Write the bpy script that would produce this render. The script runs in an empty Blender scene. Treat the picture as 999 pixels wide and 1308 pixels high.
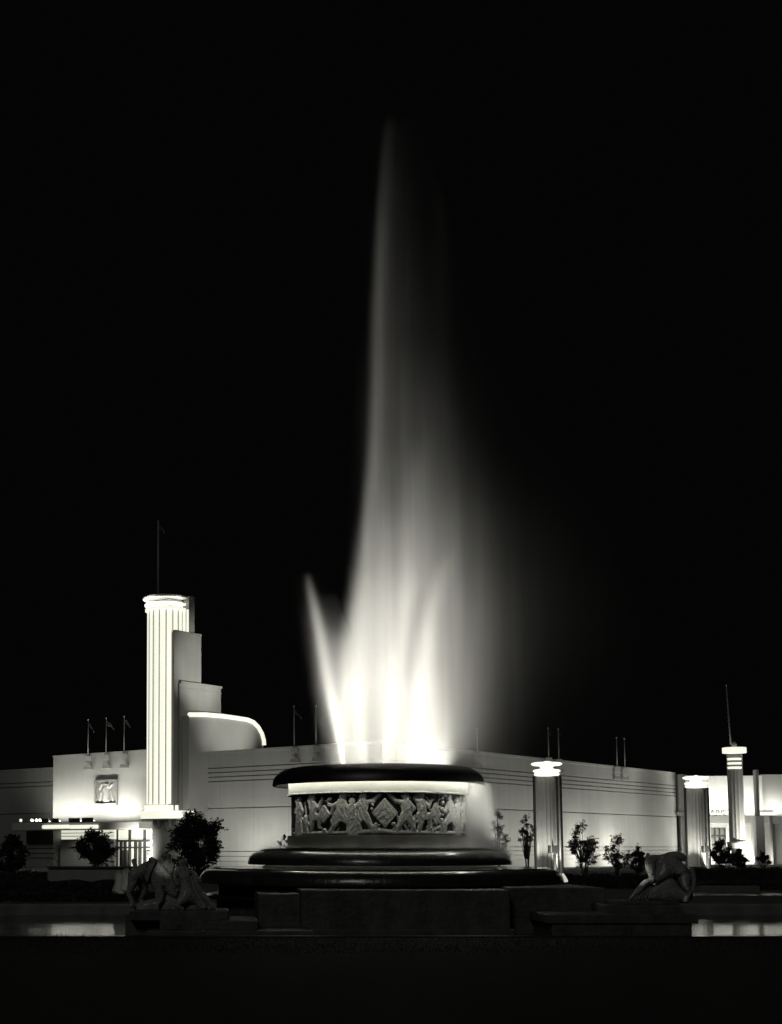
import bpy, bmesh, math, random
from mathutils import Vector, Matrix
import numpy as np
random.seed(7)
rng = np.random.default_rng(7)
S = bpy.context.scene
COL = S.collection
R = math.radians
PI = math.pi

# ------------------------------------------------------------------ camera
F, CX, HORI, EYE, PITCH = 1700.0, 260.0, 1082.0, 1.9, R(5)
CY = HORI - F*math.tan(PITCH)
FW = Vector((0, math.cos(PITCH), math.sin(PITCH)))
UP = Vector((0, -math.sin(PITCH), math.cos(PITCH)))
CAMP = Vector((0, 0, EYE))
cam = bpy.data.cameras.new('camera')
camo = bpy.data.objects.new('camera', cam); COL.objects.link(camo)
camo.location = CAMP; camo.rotation_euler = (PI/2+PITCH, 0, 0)
cam.sensor_width = 36; cam.sensor_fit = 'AUTO'; cam.lens = F/1308*36
cam.shift_x = (499.5-CX)/1308; cam.shift_y = (CY-654)/1308
cam.clip_end = 3000
S.camera = camo

def W(px, py, Y):
    d = Vector((px-CX, 0, 0)) + UP*(CY-py) + FW*F
    return CAMP + d*(Y/d.y)
def zat(px, py, Y): return W(px, py, Y).z
def solve(o, d, px):
    o = Vector(o)-CAMP; d = Vector(d); k = (px-CX)/F
    return (k*o.dot(FW)-o.x)/(d.x-k*d.dot(FW))

# ------------------------------------------------------------------ mesh helpers
class M:
    def __init__(s): s.v = []; s.f = []
    def add(s, vs, fs):
        n = len(s.v); s.v += [tuple(v) for v in vs]; s.f += [tuple(i+n for i in f) for f in fs]
        return s
    def box(s, x0, x1, y0, y1, z0, z1, ang=0, c=(0, 0)):
        ca, sa = math.cos(ang), math.sin(ang)
        vs = []
        for z in (z0, z1):
            for x, y in ((x0, y0), (x1, y0), (x1, y1), (x0, y1)):
                vs.append((c[0]+x*ca-y*sa, c[1]+x*sa+y*ca, z))
        return s.add(vs, [(3, 2, 1, 0), (4, 5, 6, 7), (0, 1, 5, 4), (1, 2, 6, 5), (2, 3, 7, 6), (3, 0, 4, 7)])
    def prism(s, pts, vec):
        n = len(pts); vec = Vector(vec)
        vs = [Vector(p) for p in pts]; vs += [p+vec for p in vs]
        return s.add(vs, [tuple(range(n-1, -1, -1)), tuple(range(n, 2*n))] + [(i, (i+1) % n, n+(i+1) % n, n+i) for i in range(n)])
    def lathe(s, prof, n=64, c=(0, 0, 0), a0=0, a1=2*PI):
        full = abs(a1-a0-2*PI) < 1e-6
        m = n if full else n+1; k = len(prof); vs = []
        for i in range(m):
            a = a0+(a1-a0)*i/n
            for r, z in prof: vs.append((c[0]+r*math.cos(a), c[1]+r*math.sin(a), c[2]+z))
        fs = []
        for i in range(n):
            j = (i+1) % m
            for q in range(k-1):
                fs.append((i*k+q, j*k+q, j*k+q+1, i*k+q+1))
        return s.add(vs, fs)
    def tube(s, pts, rad, n=8, cap=True):
        pts = [Vector(p) for p in pts]
        rs = rad if isinstance(rad, (list, tuple)) else [rad]*len(pts)
        base = len(s.v); prev = None
        for i, p in enumerate(pts):
            t = (pts[min(i+1, len(pts)-1)]-pts[max(i-1, 0)]).normalized()
            a = t.orthogonal().normalized() if prev is None else (prev - t*prev.dot(t)).normalized()
            prev = a; b = t.cross(a)
            for k in range(n):
                q = 2*PI*k/n
                s.v.append(tuple(p+(a*math.cos(q)+b*math.sin(q))*rs[i]))
        for i in range(len(pts)-1):
            for k in range(n):
                s.f.append((base+i*n+k, base+i*n+(k+1) % n, base+(i+1)*n+(k+1) % n, base+(i+1)*n+k))
        if cap:
            s.f.append(tuple(base+k for k in range(n-1, -1, -1)))
            s.f.append(tuple(base+(len(pts)-1)*n+k for k in range(n)))
        return s
    def build(s, name, mat, parent=None, smooth=False, recalc=True, bevel=0):
        me = bpy.data.meshes.new(name)
        me.from_pydata(s.v, [], s.f)
        if recalc:
            bm = bmesh.new(); bm.from_mesh(me)
            bmesh.ops.recalc_face_normals(bm, faces=bm.faces)
            bm.to_mesh(me); bm.free()
        me.materials.append(mat)
        o = bpy.data.objects.new(name, me); COL.objects.link(o)
        if parent is not None:
            o.parent = parent
            o.matrix_parent_inverse = Matrix.Identity(4)
        if smooth is True:
            for p in me.polygons: p.use_smooth = True
        elif smooth:
            me.shade_smooth() if hasattr(me, 'shade_smooth') else None
            try: me.set_sharp_from_angle(angle=R(smooth))
            except Exception: pass
        if bevel:
            b = o.modifiers.new('edge', 'BEVEL'); b.width = bevel; b.segments = 2; b.limit_method = 'ANGLE'
        return o
def tag(o, label=None, cat=None, group=None, kind=None):
    if label: o['label'] = label
    if cat: o['category'] = cat
    if group: o['group'] = group
    if kind: o['kind'] = kind
    return o
def thing(name, label, cat, loc=(0, 0, 0), rz=0, group=None):
    o = bpy.data.objects.new(name, None); COL.objects.link(o)
    o.location = loc; o.rotation_euler = (0, 0, rz); o.empty_display_size = .3
    return tag(o, label, cat, group)
def copy_tree(o, parent=None):
    c = o.copy(); COL.objects.link(c)
    if parent is not None: c.parent = parent
    for ch in [x for x in COL.objects if x.parent == o]: copy_tree(ch, c)
    return c

# ------------------------------------------------------------------ materials
TINT = (1.0, .985, .885)
def water_mat():
    m = bpy.data.materials.new('pool water'); m.use_nodes = True; nt = m.node_tree; b = nt.nodes['Principled BSDF']
    b.inputs['Base Color'].default_value = (.006, .006, .006, 1); b.inputs['Roughness'].default_value = .09; b.inputs['IOR'].default_value = 1.33
    tc = nt.nodes.new('ShaderNodeTexCoord'); n = nt.nodes.new('ShaderNodeTexNoise'); n.inputs['Scale'].default_value = 2.2; n.inputs['Detail'].default_value = 4
    mp = nt.nodes.new('ShaderNodeMapping'); mp.inputs['Scale'].default_value = (1, .6, 1)
    nt.links.new(tc.outputs['Object'], mp.inputs[0]); nt.links.new(mp.outputs[0], n.inputs[0])
    bp = nt.nodes.new('ShaderNodeBump'); bp.inputs['Strength'].default_value = .12; bp.inputs['Distance'].default_value = .03
    nt.links.new(n.outputs[0], bp.inputs['Height']); nt.links.new(bp.outputs[0], b.inputs['Normal']); return m
WATER = water_mat()
def mat(name, base, rough=.7, var=.25, scale=3.0, bump=.0, metal=0, streak=0.0, spec=.5, bscale=None, coat=0):
    m = bpy.data.materials.new(name); m.use_nodes = True
    nt = m.node_tree; b = nt.nodes['Principled BSDF']
    b.inputs['Roughness'].default_value = rough; b.inputs['Metallic'].default_value = metal
    b.inputs['Specular IOR Level'].default_value = spec
    if coat: b.inputs['Coat Weight'].default_value = coat; b.inputs['Coat Roughness'].default_value = .12
    tc = nt.nodes.new('ShaderNodeTexCoord')
    n1 = nt.nodes.new('ShaderNodeTexNoise'); n1.inputs['Scale'].default_value = scale; n1.inputs['Detail'].default_value = 6
    mp = nt.nodes.new('ShaderNodeMapping'); nt.links.new(tc.outputs['Object'], mp.inputs[0]); nt.links.new(mp.outputs[0], n1.inputs[0])
    rp = nt.nodes.new('ShaderNodeValToRGB')
    g = base if isinstance(base, (tuple, list)) else (base, base, base*.97)
    lo, hi = 1-var, 1+var*.6
    rp.color_ramp.elements[0].position = .3; rp.color_ramp.elements[1].position = .7
    rp.color_ramp.elements[0].color = (g[0]*lo, g[1]*lo, g[2]*lo, 1); rp.color_ramp.elements[1].color = (min(1, g[0]*hi), min(1, g[1]*hi), min(1, g[2]*hi), 1)
    nt.links.new(n1.outputs[0], rp.inputs[0])
    out = rp.outputs[0]
    if streak:
        mp2 = nt.nodes.new('ShaderNodeMapping'); mp2.inputs['Scale'].default_value = (1.3, 1.3, .12)
        nt.links.new(tc.outputs['Object'], mp2.inputs[0])
        n2 = nt.nodes.new('ShaderNodeTexNoise'); n2.inputs['Scale'].default_value = 1.6; n2.inputs['Detail'].default_value = 5
        nt.links.new(mp2.outputs[0], n2.inputs[0])
        mr = nt.nodes.new('ShaderNodeMapRange'); mr.inputs[1].default_value = .35; mr.inputs[2].default_value = .65; mr.inputs[3].default_value = 1-streak; mr.inputs[4].default_value = 1
        nt.links.new(n2.outputs[0], mr.inputs[0])
        mx = nt.nodes.new('ShaderNodeMix'); mx.data_type = 'RGBA'; mx.blend_type = 'MULTIPLY'; mx.inputs[0].default_value = 1
        nt.links.new(out, mx.inputs[6]); nt.links.new(mr.outputs[0], mx.inputs[7]); out = mx.outputs[2]
    nt.links.new(out, b.inputs['Base Color'])
    if bump:
        bp = nt.nodes.new('ShaderNodeBump'); bp.inputs['Strength'].default_value = bump; bp.inputs['Distance'].default_value = .05
        n3 = nt.nodes.new('ShaderNodeTexNoise'); n3.inputs['Scale'].default_value = bscale or scale*6; n3.inputs['Detail'].default_value = 5
        nt.links.new(tc.outputs['Object'], n3.inputs[0]); nt.links.new(n3.outputs[0], bp.inputs['Height']); nt.links.new(bp.outputs[0], b.inputs['Normal'])
    return m
def emis(name, v=1.0, c=(.93, .93, .77)):
    m = bpy.data.materials.new(name); m.use_nodes = True
    nt = m.node_tree; b = nt.nodes['Principled BSDF']
    b.inputs['Base Color'].default_value = (.6, .6, .55, 1)
    b.inputs['Emission Color'].default_value = (*c, 1); b.inputs['Emission Strength'].default_value = v
    return m
PLASTER = mat('pale plaster', .50, .85, .10, .25, .2, streak=.04, bscale=5)
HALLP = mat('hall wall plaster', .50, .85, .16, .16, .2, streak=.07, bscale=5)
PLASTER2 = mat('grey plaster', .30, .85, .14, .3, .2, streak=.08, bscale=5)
WHITE = mat('white painted stucco', .75, .6, .06, 2)
DARKPAINT = mat('dark trim paint', .05, .5, .2, 4)
STONE = mat('cast stone', .30, .45, .35, 9, 1.0, bscale=26, coat=.2)
STONED = mat('dark weathered stone', .10, .6, .35, 3, .5, streak=.35, bscale=10)
WET = mat('wet dark concrete', .035, .28, .4, 4, .25, streak=.3, bscale=9, coat=.4)
CAPM = mat('black enamelled concrete', .014, .4, .3, 5, .1)
RELIEF = mat('carved relief stone', .66, .6, .25, 14, .35, bscale=40)
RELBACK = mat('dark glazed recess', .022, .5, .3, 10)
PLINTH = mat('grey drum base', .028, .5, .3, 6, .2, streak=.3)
METAL = mat('painted steel', .10, .45, .2, 8, metal=.0)
POLEM = mat('grey painted pole', .28, .5, .2, 6)
FLAGM = mat('faded flag cloth', .07, .9, .3, 5)
BARK = mat('tree bark', .09, .9, .4, 12, .6)
LEAF = mat('dark leaves', .055, .55, .5, 3)
LEAF2 = mat('sparse leaves', .07, .55, .5, 3)
for lm in (LEAF, LEAF2):
    nt = lm.node_tree; pb = nt.nodes['Principled BSDF']; tr_ = nt.nodes.new('ShaderNodeBsdfTranslucent'); mxs = nt.nodes.new('ShaderNodeMixShader'); mxs.inputs[0].default_value = .45
    tr_.inputs[0].default_value = (.16, .16, .14, 1)
    nt.links.new(pb.outputs[0], mxs.inputs[1]); nt.links.new(tr_.outputs[0], mxs.inputs[2]); nt.links.new(mxs.outputs[0], nt.nodes['Material Output'].inputs['Surface'])
LAWN = mat('night lawn', .012, .9, .4, 2.5, .8, bscale=30)
PAVE = mat('plaza paving', .07, .8, .3, 1.5, .3)
COPING = mat('pool coping', .16, .6, .3, 2.2, .3, streak=.1)
TUBE = emis('lit tube', 1.0)
TUBEB = emis('bright lamp tube', 3.2)
WINLIT = emis('lit window', .78, (.9, .9, .74))

w = bpy.data.worlds.new('World'); S.world = w; w.use_nodes = True
bg = w.node_tree.nodes['Background']; bg.inputs[0].default_value = (1, 1, .95, 1); bg.inputs[1].default_value = .0013

# ------------------------------------------------------------------ lights
def aim(o, d):
    o.rotation_euler = Vector(d).to_track_quat('-Z', 'Y').to_euler()
def area(name, loc, d, sx, sy, power, spread=180, shape='RECTANGLE', xdir=None):
    l = bpy.data.lights.new(name, 'AREA'); l.shape = shape; l.size = sx; l.size_y = sy; l.energy = power
    l.color = TINT; l.spread = R(spread)
    o = bpy.data.objects.new(name, l); COL.objects.link(o); o.location = loc
    if xdir is None: aim(o, d)
    else:
        z = -Vector(d).normalized(); x = Vector(xdir); x = (x - z*x.dot(z)).normalized(); y = z.cross(x)
        o.rotation_euler = Matrix((x, y, z)).transposed().to_euler()
    return o
def spot(name, loc, d, power, ang=60, blend=.8, r=.1):
    l = bpy.data.lights.new(name, 'SPOT'); l.energy = power; l.color = TINT; l.spot_size = R(ang); l.spot_blend = blend; l.shadow_soft_size = r
    o = bpy.data.objects.new(name, l); COL.objects.link(o); o.location = loc; aim(o, d); return o
def point(name, loc, power, r=.15):
    l = bpy.data.lights.new(name, 'POINT'); l.energy = power; l.color = TINT; l.shadow_soft_size = r
    o = bpy.data.objects.new(name, l); COL.objects.link(o); o.location = loc; return o
l = bpy.data.lights.new('front_fill_sun', 'SUN'); l.energy = .17; l.angle = R(12); l.color = (1, 1, .95)  # faint fill added from behind the camera to lift the dark statues
o = bpy.data.objects.new('front_fill_sun', l); COL.objects.link(o); aim(o, (.45, 1, -.75))

# ------------------------------------------------------------------ frames of the exhibition building
DR = Vector((.656, .755, 0)).normalized()        # right wing runs back to the right
DL = Vector((-DR.y, DR.x, 0))                    # left wing runs back to the left
CW = W(490, 1082, 103); CORNER = Vector((CW.x, CW.y, 0))
H = 10.12
def P3(o, a, b, z): return o + DL*a + DR*b + Vector((0, 0, z))

def grooved_wall(origin, run, out, length, height, grooves, depth=.16, gw=.085, thick=.8):
    """profile in (outward, z) swept along the run: one connected wall with sunk grooves"""
    prof = [(-thick, -.2), (0, -.2)]
    for g in sorted(grooves):
        prof += [(0, g-gw/2), (-depth, g-gw/2), (-depth, g+gw/2), (0, g+gw/2)]
    prof += [(0, height-.22), (.05, height-.2), (.05, height), (-thick, height)]
    pts = [origin + out*p + Vector((0, 0, z)) for p, z in prof]
    return M().prism(pts, run*length)

def add_joints():
    nt = HALLP.node_tree; b = nt.nodes['Principled BSDF']; src = b.inputs['Base Color'].links[0].from_socket
    tc = nt.nodes.new('ShaderNodeTexCoord'); X_ = []
    for dvec in (DR, DL):
        dp = nt.nodes.new('ShaderNodeVectorMath'); dp.operation = 'DOT_PRODUCT'; dp.inputs[1].default_value = tuple(dvec); nt.links.new(tc.outputs['Object'], dp.inputs[0])
        m1 = nt.nodes.new('ShaderNodeMath'); m1.operation = 'ADD'; m1.inputs[1].default_value = 366*3+1.83-CORNER.dot(dvec); nt.links.new(dp.outputs['Value'], m1.inputs[0])
        m2 = nt.nodes.new('ShaderNodeMath'); m2.operation = 'MODULO'; m2.inputs[1].default_value = 3.66; nt.links.new(m1.outputs[0], m2.inputs[0])
        m3 = nt.nodes.new('ShaderNodeMath'); m3.operation = 'LESS_THAN'; m3.inputs[1].default_value = .07; nt.links.new(m2.outputs[0], m3.inputs[0]); X_.append(m3)
    mm = nt.nodes.new('ShaderNodeMath'); mm.operation = 'MAXIMUM'; nt.links.new(X_[0].outputs[0], mm.inputs[0]); nt.links.new(X_[1].outputs[0], mm.inputs[1])
    sc_ = nt.nodes.new('ShaderNodeMath'); sc_.operation = 'MULTIPLY'; sc_.inputs[1].default_value = .22; nt.links.new(mm.outputs[0], sc_.inputs[0])
    mx = nt.nodes.new('ShaderNodeMix'); mx.data_type = 'RGBA'; nt.links.new(sc_.outputs[0], mx.inputs[0]); nt.links.new(src, mx.inputs[6]); mx.inputs[7].default_value = (.08, .08, .075, 1)
    nt.links.new(mx.outputs[2], b.inputs['Base Color'])
add_joints()
UPG = [8.65, 8.26, 7.88, 7.50]
LWL = solve(CORNER, DL, 244)
RWL = solve(CORNER, DR, 866)
main = thing('exhibition_hall', 'long pale windowless hall with grooved walls meeting at a corner behind the fountain', 'building', CORNER)
inv = Matrix.Translation(-CORNER)
def child(o, root):
    o.parent = root; o.matrix_parent_inverse = root.matrix_world.inverted() if False else Matrix.Translation(-root.location) if root.rotation_euler.z == 0 else o.matrix_parent_inverse
    return o
o = grooved_wall(CORNER, DL, -DR, LWL-1.2, H, UPG+[5.2, 1.55, 1.13, .70, .27]).build('wall', HALLP); child(o, main)
a = CORNER + DL*(LWL-1.2)
o = M().prism([a, a+DL*1.3, a+DL*1.3+DR*.8, a+DR*.8], (0, 0, H)).build('wall_end', PLASTER); child(o, main)
o = grooved_wall(CORNER, DR, -DL, RWL, H, UPG+[5.2, 1.93, 1.58, 1.2, .8]).build('wall', HALLP); child(o, main)
# flat roof behind the parapets
o = M().prism([P3(CORNER, .3, .3, H-.6), P3(CORNER, LWL, .3, H-.6), P3(CORNER, LWL, RWL, H-.6), P3(CORNER, .3, RWL, H-.6)], (0, 0, .2)).build('roof', DARKPAINT); child(o, main)
# pilaster that ends the right wing
pe = CORNER + DR*RWL
x865, x876 = W(866, 1040, 147).x, W(876.5, 1040, 147).x
pil = thing('pilaster_pier', 'tall dark pier where the long right wall meets the far entrance', 'pier', (x865, 146.6, 0))
M().box(0, x876-x865, 0, 1.2, 5.75, 9.9).build('shaft', PLASTER2, pil)
M().box(-.25, x876-x865+.3, -.25, 1.2, 5.35, 5.75).build('moulding', PLASTER2, pil)
M().box(.2, x876-x865+.35, .1, 1.2, 0, 5.35).build('base', PLASTER2, pil)

# flagpoles along the parapets
_fr = random.Random(3)
def flagpole(px, pybase, pytop, Y, label, flag=True, group='flagpoles along the parapets', fs=1.0, bracket=True, lean=0.0, mt=POLEM, rad=.055):
    b = W(px, pybase, Y); t = W(px, pytop, Y); h = t.z-b.z
    r = thing('flagpole', label, 'flagpole', (b.x, Y, b.z), 0, group)
    M().tube([(0, 0, 0), (lean*.5, 0, h*.5), (lean, 0, h)], [rad, rad*.85, rad*.6]).build('pole', mt, r, smooth=True)
    M().lathe([(0, -.09), (.07, -.05), (.09, 0), (.07, .06), (0, .1)], 12, (lean, 0, h+.05)).build('finial', mt, r, smooth=True)
    if bracket:
        M().box(-.28, .28, -.12, .25, -.45, .02).build('bracket', PLASTER, r)
        M().prism([(-.3, -.14, -.9), (.3, -.14, -.9), (.42, -.2, -1.25), (-.42, -.2, -1.25)], (0, .35, 0)).build('bracket', PLASTER, r)
    if flag:
        v = []; f = []; nx, nz = 8, 4; fs *= _fr.uniform(.55, .8); dr_ = _fr.uniform(.5, 1.3); ph = _fr.uniform(0, 5)
        for i in range(nx+1):
            for j in range(nz+1):
                u = i/nx; k = (j/nz-.5)*.7*(1-.8*u)
                v.append((lean+.04+u*.95*fs, .16*math.sin(u*7+ph+j*.6)*(u+.1), h-.36-(u**1.3)*dr_*fs+k*fs+.03*math.sin(u*9+ph)))
        for i in range(nx):
            for j in range(nz):
                q = i*(nz+1)+j; f.append((q, q+nz+1, q+nz+2, q+1))
        m = M(); m.v = v; m.f = f; o = m.build('flag', FLAGM, r, smooth=True)
        s = o.modifiers.new('cloth', 'SOLIDIFY'); s.thickness = .02
    return r
def ondepth(px, run):
    t = solve(CORNER, run, px); return (CORNER+run*t).y
flagpole(376, 955, 903, ondepth(376, DL)-.3, 'flagpole with a small pennant on the wall parapet beside the glowing curved neon roof edge')
flagpole(404, 953, 903, ondepth(404, DL)-.3, 'bare flagpole on the wall parapet close against the leaning left water jet', False)
flagpole(610, 962, 932, ondepth(610, DR)-.3, 'flagpole faintly seen through the drifting spray right of the jet', False)
flagpole(701, 968, 931, ondepth(701, DR)-.3, 'left pole of the pair rising behind the glowing head of the nearer lamp pylon', True, fs=.35)
flagpole(714, 970, 932, ondepth(714, DR)-.3, 'right pole of the pair rising behind the glowing head of the nearer lamp pylon', True, fs=.35)
flagpole(788.5, 980, 943, ondepth(788, DR)-.3, 'left pole of the isolated pair midway along the long right wall', False)
flagpole(798.5, 981, 944, ondepth(798, DR)-.3, 'right pole of the isolated pair midway along the long right wall', False)

# ------------------------------------------------------------------ entrance block (left)
BLK = CORNER - DR*.35
tb0, tb1 = solve(BLK, DL, 196), solve(BLK, DL, 67)
HB = 10.45
ent = thing('entrance_block', 'pale entrance block with glowing doors, a marquee and a square carved panel', 'building', tuple(P3(BLK, tb0, 0, 0)), math.atan2(DL.y, DL.x))
# local frame: +x runs along DL, +y = away from camera side?
# rotated: local y = Rz*(0,1) = (-DL.y, DL.x) = DR*-1 -> outward toward the camera
LEN = tb1-tb0
def eloc(px):        # local x on the facade for a pixel column
    return solve(BLK, DL, px)-tb0
def ez(px, py, out=0.0):
    o2 = BLK - DR*out; t = solve(o2, DL, px); return zat(px, py, (o2+DL*t).y)
zc0 = ez(130, 1060); zc1 = ez(130, 1050)
LENX = eloc(38)
M().box(0, LEN, -9, 0, zc1-.3, HB).build('wall', PLASTER, ent)
M().box(-.1, LEN+.06, -.5, .06, HB, HB+.16).build('parapet', PLASTER, ent)
# canopy slab (marquee)
cano = M().box(-.4, LENX, -1.3, 2.3, zc0, zc1-.05).build('marquee', PLASTER, ent, bevel=.05)
# recessed glazed front
xa, xb = eloc(188), eloc(133)
x73 = eloc(73)
zt0 = ez(150, 1073); zf = ez(150, 1108)
M().box(-1.2, xa-.0, -1.4, -.4, -.2, zc0).build('wall', PLASTER, ent)
M().box(eloc(141), x73, -1.4, -.4, -.2, ez(100, 1072)).build('wall', PLASTER, ent)
fr = M().box(eloc(141), x73, -1.3, -.5, ez(100, 1072), zc0).build('lit_fascia', WINLIT, ent)
for k in range(2):
    zz = ez(100, 1064+k*4)
    M().box(eloc(141)+.05, x73-.05, -.5, -.46, zz-.03, zz+.03).build('fascia_bar', PLASTER2, fr)
# door bays
def mull(x, z0, z1, wd=.14): return M().box(x-wd/2, x+wd/2, -1.0, -.75, z0, z1)
M().box(xa, eloc(141), -1.25, -1.1, -.1, zc0).build('window', WINLIT, ent)
cols = [187.5, 176, 157, 140.6]
for c in cols: mull(eloc(c), 0, zc0).build('mullion', DARKPAINT, ent)
M().box(xa, eloc(141), -1.02, -.76, zt0-.16, zt0+.02).build('transom', DARKPAINT, ent)
for c in (170, 164.5, 151, 146): mull(eloc(c), 0, zt0-.16, .2).build('mullion', DARKPAINT, ent)
for c0, c1 in ((185, 177.5), (155.5, 152.5), (149, 147)):
    M().box(eloc(c0), eloc(c1), -1.05, -.95, 0, zt0-.9).build('curtain', PLASTER2, ent)
M().box(xa, eloc(141), -1.0, -.8, zt0-.75, zt0-.62).build('transom', DARKPAINT, ent)
for c in (181.5,):
    M().box(eloc(c+3), eloc(c-3), -.99, -.86, zt0-1.0, zt0-.9).build('transom', DARKPAINT, ent)
    M().box(eloc(c+2), eloc(c-2), -.94, -.9, zt0-1.9, zt0-1.4).build('door_light', TUBE, ent)
# neon tubes on the marquee fascia
for c0, c1 in ((150.5, 115.5), (113.5, 81)):
    z = ez(c0, 1055.5, 2.3)
    M().tube([(eloc(c0)+.2, 2.42, z), (eloc(c1)+.2, 2.42, z)], .17, 10).build('neon_tube', TUBE, ent, smooth=True)
# floodlight troughs standing on the marquee
for c0, c1 in ((136, 122), (119, 105), (92, 84), (79, 70)):
    t = thing('floodlight_trough', {136: 'dark floodlight trough on the marquee, the long one nearest the fluted tower', 119: 'dark floodlight trough on the marquee, the long one directly under the carved panel', 92: 'short dark floodlight trough on the marquee, third out from the fluted tower', 79: 'short dark floodlight trough on the marquee under the block corner'}[c0], 'floodlight', tuple(P3(BLK, tb0+eloc(c0), -1.5, zc1-.05)), math.atan2(DL.y, DL.x), 'floodlight troughs on the marquee')
    L = eloc(c1)-eloc(c0)
    m = M().prism([(0, .25, 0), (0, .3, .42), (0, .22, .42), (0, .16, .08), (0, -.2, .08), (0, -.2, 0)], (L, 0, 0)); m.build('housing', DARKPAINT, t)
    M().tube([(.1, -.02, .15), (L-.1, -.02, .15)], .05, 8).build('lamp_tube', TUBEB, t)
for i, c in enumerate((42, 56, 62, 66.5)):
    t = thing('marquee_lamp', ['outermost small bright lamp on the dark end of the marquee', 'first of the three close-set lamps on the dark end of the marquee', 'middle of the three close-set lamps on the dark end of the marquee', 'last of the three close-set lamps, at the foot of the block corner'][i], 'lamp', tuple(P3(BLK, tb0+eloc(c), -1.6, zc1-.05)), 0, 'small lamps on the marquee end')
    M().lathe([(.06, 0), (.06, .12), (.1, .14)], 12).build('socket', DARKPAINT, t)
    M().lathe([(0, .13), (.12, .2), (.15, .3), (.1, .42), (0, .46)], 14).build('bulb', TUBE, t, smooth=True)
# relief panel
rx0, rx1 = eloc(150.5), eloc(121.5); rz0, rz1 = ez(136, 1029), ez(136, 996)
rel = thing('relief_panel', 'square carved relief panel with a standing figure in a dark frame on the block wall', 'relief', tuple(P3(BLK, tb0+rx0, 0, rz0)), math.atan2(DL.y, DL.x))
ww, hh = rx1-rx0, rz1-rz0
fm = M().prism([(0, 0.0, 0), (ww, 0, 0), (ww, 0, hh), (0, 0, hh), (0, 0, .001), (.14, 0, .14), (.14, 0, hh-.14), (ww-.14, 0, hh-.14), (ww-.14, 0, .14), (.14, 0, .139)], (0, .16, 0))
M().box(0, .14, 0, .2, 0, hh).build('frame_side', PLASTER2, rel); M().box(ww-.14, ww, 0, .2, 0, hh).build('frame_side', PLASTER2, rel)
M().box(.14, ww-.14, 0, .19, hh-.14, hh).build('frame_top', PLASTER2, rel); M().box(.14, ww-.14, 0, .26, 0, .2).build('frame_sill', PLASTER, rel)
M().box(.14, ww-.14, .003, .03, .2, hh-.14).build('ground_slab', PLASTER2, rel)

def height_relief(segs, W0, W1, Z0, Z1, step, k=1.0, wrap=None, floor=None):
    """segs: (x0,z0,r0,x1,z1,r1,lift). returns grid of heights"""
    xs = np.arange(W0, W1+step*.5, step); zs = np.arange(Z0, Z1+step*.5, step)
    X, Z = np.meshgrid(xs, zs, indexing='ij'); Hh = np.zeros_like(X)-1
    for (x0, z0, r0, x1, z1, r1, lift) in segs:
        dx, dz = x1-x0, z1-z0; L2 = dx*dx+dz*dz+1e-9
        ia = np.searchsorted(xs, min(x0-r0, x1-r1)-step); ib = np.searchsorted(xs, max(x0+r0, x1+r1)+step)
        if ib <= ia: continue
        XX, ZZ = X[ia:ib], Z[ia:ib]
        t = np.clip(((XX-x0)*dx+(ZZ-z0)*dz)/L2, 0, 1)
        d = np.hypot(XX-x0-t*dx, ZZ-z0-t*dz); r = r0+(r1-r0)*t
        q = np.where(d < r, np.sqrt(np.clip(1-(d/np.maximum(r, 1e-6))**2, 0, 1))*np.minimum(r, .12)*k+lift, -1)
        Hh[ia:ib] = np.maximum(Hh[ia:ib], q)
    return xs, zs, Hh
def relief_mesh(xs, zs, Hh, fn, minor=0.0):
    m = M(); idx = -np.ones(Hh.shape, int)
    msk = Hh > 0
    use = np.zeros(Hh.shape, bool)
    c = msk[:-1, :-1] | msk[1:, :-1] | msk[:-1, 1:] | msk[1:, 1:]
    use[:-1, :-1] |= c; use[1:, :-1] |= c; use[:-1, 1:] |= c; use[1:, 1:] |= c
    ii = np.argwhere(use)
    for n, (i, j) in enumerate(ii):
        idx[i, j] = n; m.v.append(fn(xs[i], zs[j], max(Hh[i, j], -.004)))
    for i, j in np.argwhere(c):
        m.f.append((int(idx[i, j]), int(idx[i+1, j]), int(idx[i+1, j+1]), int(idx[i, j+1])))
    return m
def fig(x, z, h, pose, flip=1, lift=.0):
    """a relief figure of height h with feet at z"""
    out = []
    for (a, b, ra, c, d, rb) in POSES[pose]:
        out.append((x+flip*a*h, z+b*h, ra*h*1.3, x+flip*c*h, z+d*h, rb*h*1.3, lift))
    return out
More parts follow.
